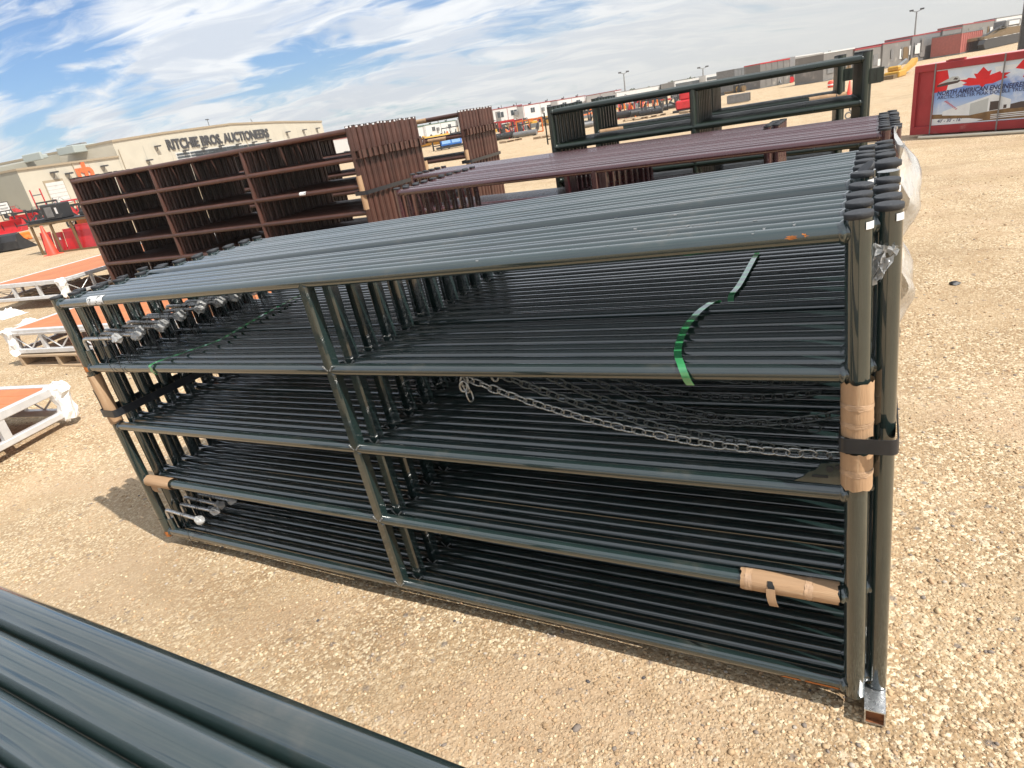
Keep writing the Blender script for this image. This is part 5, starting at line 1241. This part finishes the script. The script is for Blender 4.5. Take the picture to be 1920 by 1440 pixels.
# ------------------------------------------------------------------ auction building
def building():
    # facade line: passes azimuths -64.9 and -43.4 deg as measured, receding to the right
    def P(az):
        D = 98.0 / math.cos(R_(az + 102.0)); return Vector((CAM.x + D*math.sin(R_(az)), CAM.y + D*math.cos(R_(az)), 0))
    def on(px, py):
        """facade coordinate (s, z) seen at a pixel"""
        r = ray(px, py); az = math.degrees(math.atan2(r.x, r.y)); D = 98.0 / math.cos(R_(az+102.0))
        q = P(az); return (q - A).length * (1 if az > -64.9 else -1), CAM.z + D * r.z / math.hypot(r.x, r.y)
    A, B = P(-64.9), P(-43.4); d = (B - A).normalized(); L = (B - A).length
    g = thing('auction_building', 'large cream auction building with black and orange lettering and roller doors', 'building', (A.x, A.y, 0), (0, 0, math.atan2(d.y, d.x)))
    s1 = on(219, 290)[0]; hl = 5.75
    depth = 45
    MB().prism([(0,0),(s1,0),(s1,hl),(0,hl)], 0, 12).build('low_wing', M_STUCCO, g)
    MB().box(-.15, s1+.1, -.25, 12.2, hl+.001, hl+.30).build('coping', M_TRIMB, g)
    top = [on(217,266), on(300,252), on(432,234), on(519,230), on(603,229)]
    poly = [(s1+.01, 0), (L, 0)] + [(s, z) for s, z in reversed(top)]; poly[-1] = (s1+.01, top[0][1])
    MB().prism(poly, 0, depth).build('main_hall', M_STUCCO, g)
    mb = MB()
    tp = [(s1-.1, top[0][1])] + top[1:]
    for (a, b) in zip(tp, tp[1:]): mb.prism([(a[0], a[1]+.005), (b[0], b[1]+.005), (b[0], b[1]+.35), (a[0], a[1]+.35)], -.2, depth)
    mb.build('coping', M_TRIMB, g)
    # darker set-back wall with metal roof behind the low wing
    mb = MB(); z0_, z1_ = hl+.4, hl+3.0
    q0 = on(75, 310)[0]
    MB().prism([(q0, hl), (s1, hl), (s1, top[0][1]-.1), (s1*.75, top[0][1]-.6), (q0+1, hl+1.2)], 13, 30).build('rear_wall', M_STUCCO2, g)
    MB().box(q0-5, q0+2, 14, 30, hl, hl+2.2).build('plant_room', M_METALROOF, g)
    MB().box(-14, q0-5, 16, 30, 0, hl+1.6).build('rear_shed', M_METALROOF, g)
    # side wall seen at the very left
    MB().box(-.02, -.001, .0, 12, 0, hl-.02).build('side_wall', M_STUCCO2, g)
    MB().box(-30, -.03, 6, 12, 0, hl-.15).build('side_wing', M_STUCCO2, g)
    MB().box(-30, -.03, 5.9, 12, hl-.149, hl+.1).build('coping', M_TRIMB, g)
    # roof plant
    def roofbox(px0, py0, px1, py1, m, dy, nm):
        s0, z0 = on(px0, py0); s2, z2 = on(px1, py1); MB().box(s0, s2, dy, dy+4, z2, z0, bev=.1).build(nm, m, g)
    roofbox(184, 262, 232, 272, M_METALROOF, 6, 'roof_unit'); roofbox(205, 256, 217, 262, M_GREYW, 6.5, 'roof_vent'); roofbox(147, 275, 165, 281, M_METALROOF, 9, 'roof_vent')
    roofbox(90, 281, 101, 295, M_METALROOF, 2, 'roof_vent'); roofbox(500, 229, 515, 232, M_BLACK, 4, 'roof_vent'); roofbox(398, 235, 402, 238, M_BLACK, 4, 'roof_vent')
    s_, z_ = on(400, 236); MB().tube((s_, 1, z_-.5), (s_, 1, z_+1.5), .06, 6).box(s_-.5, s_+.4, .9, 1.1, z_+1.3, z_+1.45).build('antenna', M_BLACK, g)
    s_, z_ = on(488, 232); MB().tube((s_, 2, z_-.5), (s_-.3, 2, z_+1.4), .05, 6).tube((s_+1, 2, z_-.5), (s_-.3, 2, z_+1.4), .05, 6).build('antenna', M_POLE, g)
    # roller door and windows
    def rdoor(pl, pt, pr, pb, m, nm, nseg):
        s0, zt = on(pl, pt); s2, _ = on(pr, pb); zt2 = zt
        f = MB().box(s0-.15, s2+.15, -.10, -.001, .01, zt+.35).build(nm, M_TRIMB if nseg else m, g)
        k = nseg
        for i in range(k):
            h0 = .1+(zt-.1)*i/k; MB().box(s0, s2, -.16, -.101, h0+.02, .1+(zt-.1)*(i+1)/k-.02).build('door_panel', m, f)
    rdoor(83, 344, 133, 378, M_WHITE, 'roller_door', 6)
    def glazed(px0, pyt0, px1, pyt1, pyb, rows, cols, zb=None):
        s0, zt = on(px0, pyt0); s2, _ = on(px1, pyt1); zb_ = on(px0, pyb)[1] if zb is None else zb
        f = MB().box(s0-.1, s2+.1, -.09, -.001, zb_, zt+.1).build('window_frame', M_WHITE, g); mb = MB()
        for r_ in range(rows):
            for c_ in range(cols):
                w_ = (s2-s0)/cols; h_ = (zt-zb_-.1)/rows
                MB().box(s0+w_*c_+.10, s0+w_*(c_+1)-.10, -.13, -.091, zb_+.1+h_*r_+.07, zb_+.1+h_*(r_+1)-.07).build('pane', M_GLASS, f)
    for i in range(4):
        p0 = 329 + i*34.5; p1 = p0 + 30; glazed(p0, 288-(p0-329)*.105, p1, 0, 306-(p0-329)*.13, 3, 5)
    glazed(270, 327, 296, 322, 352, 4, 3, 1.2)
    s_, z_ = on(281, 336); MB().box(s_-.25, s_+.25, -.2, -.14, z_-3.0, z_+.2).box(s_-.8, s_+.8, -.2, -.14, z_-1.6, z_-1.2).build('door_mark', M_LOGO, g)
    for i in range(1, 14):
        s_ = L*i/14; zt_ = (hl if s_ < s1 else 7.2) - .1
        MB().box(s_-.03, s_+.03, -.012, -.001, .3, zt_).build('wall_joint', M_STUCCO2, g)
    for s_ in (s1*.5, s1+.6, L*.62): MB().tube((s_, -.12, .1), (s_, -.12, (hl if s_ < s1 else 7.0)), .07, 6).build('downpipe', M_TRIMB, g)
    MB().box(0, L, -.02, -.002, 0, .5).build('plinth', M_STUCCO2, g)
    # wall lamps with brackets
    mb = MB()
    for px, py in ((98,324),(192,312),(277,301),(126,326),(292,275),(345,283),(380,278),(412,274),(444,271),(474,267),(501,263),(537,248),(568,244),(593,241)):
        s_, z_ = on(px, py)
        lm = MB().box(s_-.55, s_+.35, -1.0, -.15, z_-.10, z_+.14).tube((s_-.1, -.05, z_-.8), (s_-.1, -.5, z_-.1), .05, 6).build('wall_lamp', M_LETTER, g)
    # low door at left edge of wing and lettering
    def letters(txt, pxl, pyb, pxr, hpx_top, m, off, nm, lift=0.0):
        s0, zb = on(pxl, pyb); _, zt = on(pxl, hpx_top); s2, _ = on(pxr, pyb)
        me = text_mesh(txt, 1.0, m, .10, off); w_ = max(v.co.x for v in me.vertices); h_ = max(v.co.y for v in me.vertices)
        for v in me.vertices: v.co.x *= (s2-s0)/w_; v.co.y *= (zt-zb)/h_; v.co.z *= 1.0
        return obj(nm, me, g, (s0, -.12, zb+lift), (math.pi/2, 0, 0))
    letters('RITCHIE BROS. AUCTIONEERS', 314.5, 281.5, 512, 261.5, M_LETTER, .030, 'name_lettering')
    o = letters('rb', 147, 338, 181, 305, M_LOGO, .045, 'logo_lettering'); 
    sc, zc = on(178, 352)
    return g
building()
# white sign on the left in front of the side wing
a, b = at(-12, 414), at(26, 407); d = b - a
g = thing('yard_sign', 'white sign board with black frame and dark print at the left edge', 'sign', (a.x, a.y, 0), (0,0,math.atan2(d.y,d.x)))
L = d.length; zt = 1.655 + (a-CAM).length*.0; H = 1.75
MB().box(0, L, 0, .06, .55, H).build('board', M_WHITE, g); MB().box(-.06, L+.06, -.01, .05, H+.001, H+.07).box(-.06, -.001, -.01, .07, .50, H).box(L+.001, L+.06, -.01, .07, .50, H).box(-.06, L+.06, -.01, .07, .43, .499).build('frame', M_BLACK, g)
MB().box(L*.55, L*.9, -.006, -.001, 1.42, 1.50).box(L*.5, L*.95, -.006, -.001, 1.12, 1.17).box(L*.55, L*.9, -.006, -.001, 1.02, 1.06).build('print', M_BLACK, g)
MB().box(.1,.2,.0,.05,0,.43).box(L-.2,L-.1,.0,.05,0,.43).build('leg', M_BLACK, g)

# ------------------------------------------------------------------ dusty air
def haze():
    x0, x1, y0, y1, z0, z1 = -420, 420, -60, 480, -1.2, 40
    m = bpy.data.materials.new('dusty_air'); m.use_nodes = True
    t = NT(m.node_tree); out = t.n('ShaderNodeOutputMaterial')
    v = t.n('ShaderNodeVolumePrincipled', i_Color=(.95, .90, .82, 1), i_Density=HAZE); v.inputs['Anisotropy'].default_value = .3
    t.t.links.new(v.outputs[0], out.inputs['Volume'])
    MB().box(x0, x1, y0, y1, z0, z1).build('haze', m, None, kind='stuff', label='thin tan dust haze over the whole yard', cat='haze')
HAZE = .0009
if HAZE > 0: haze()
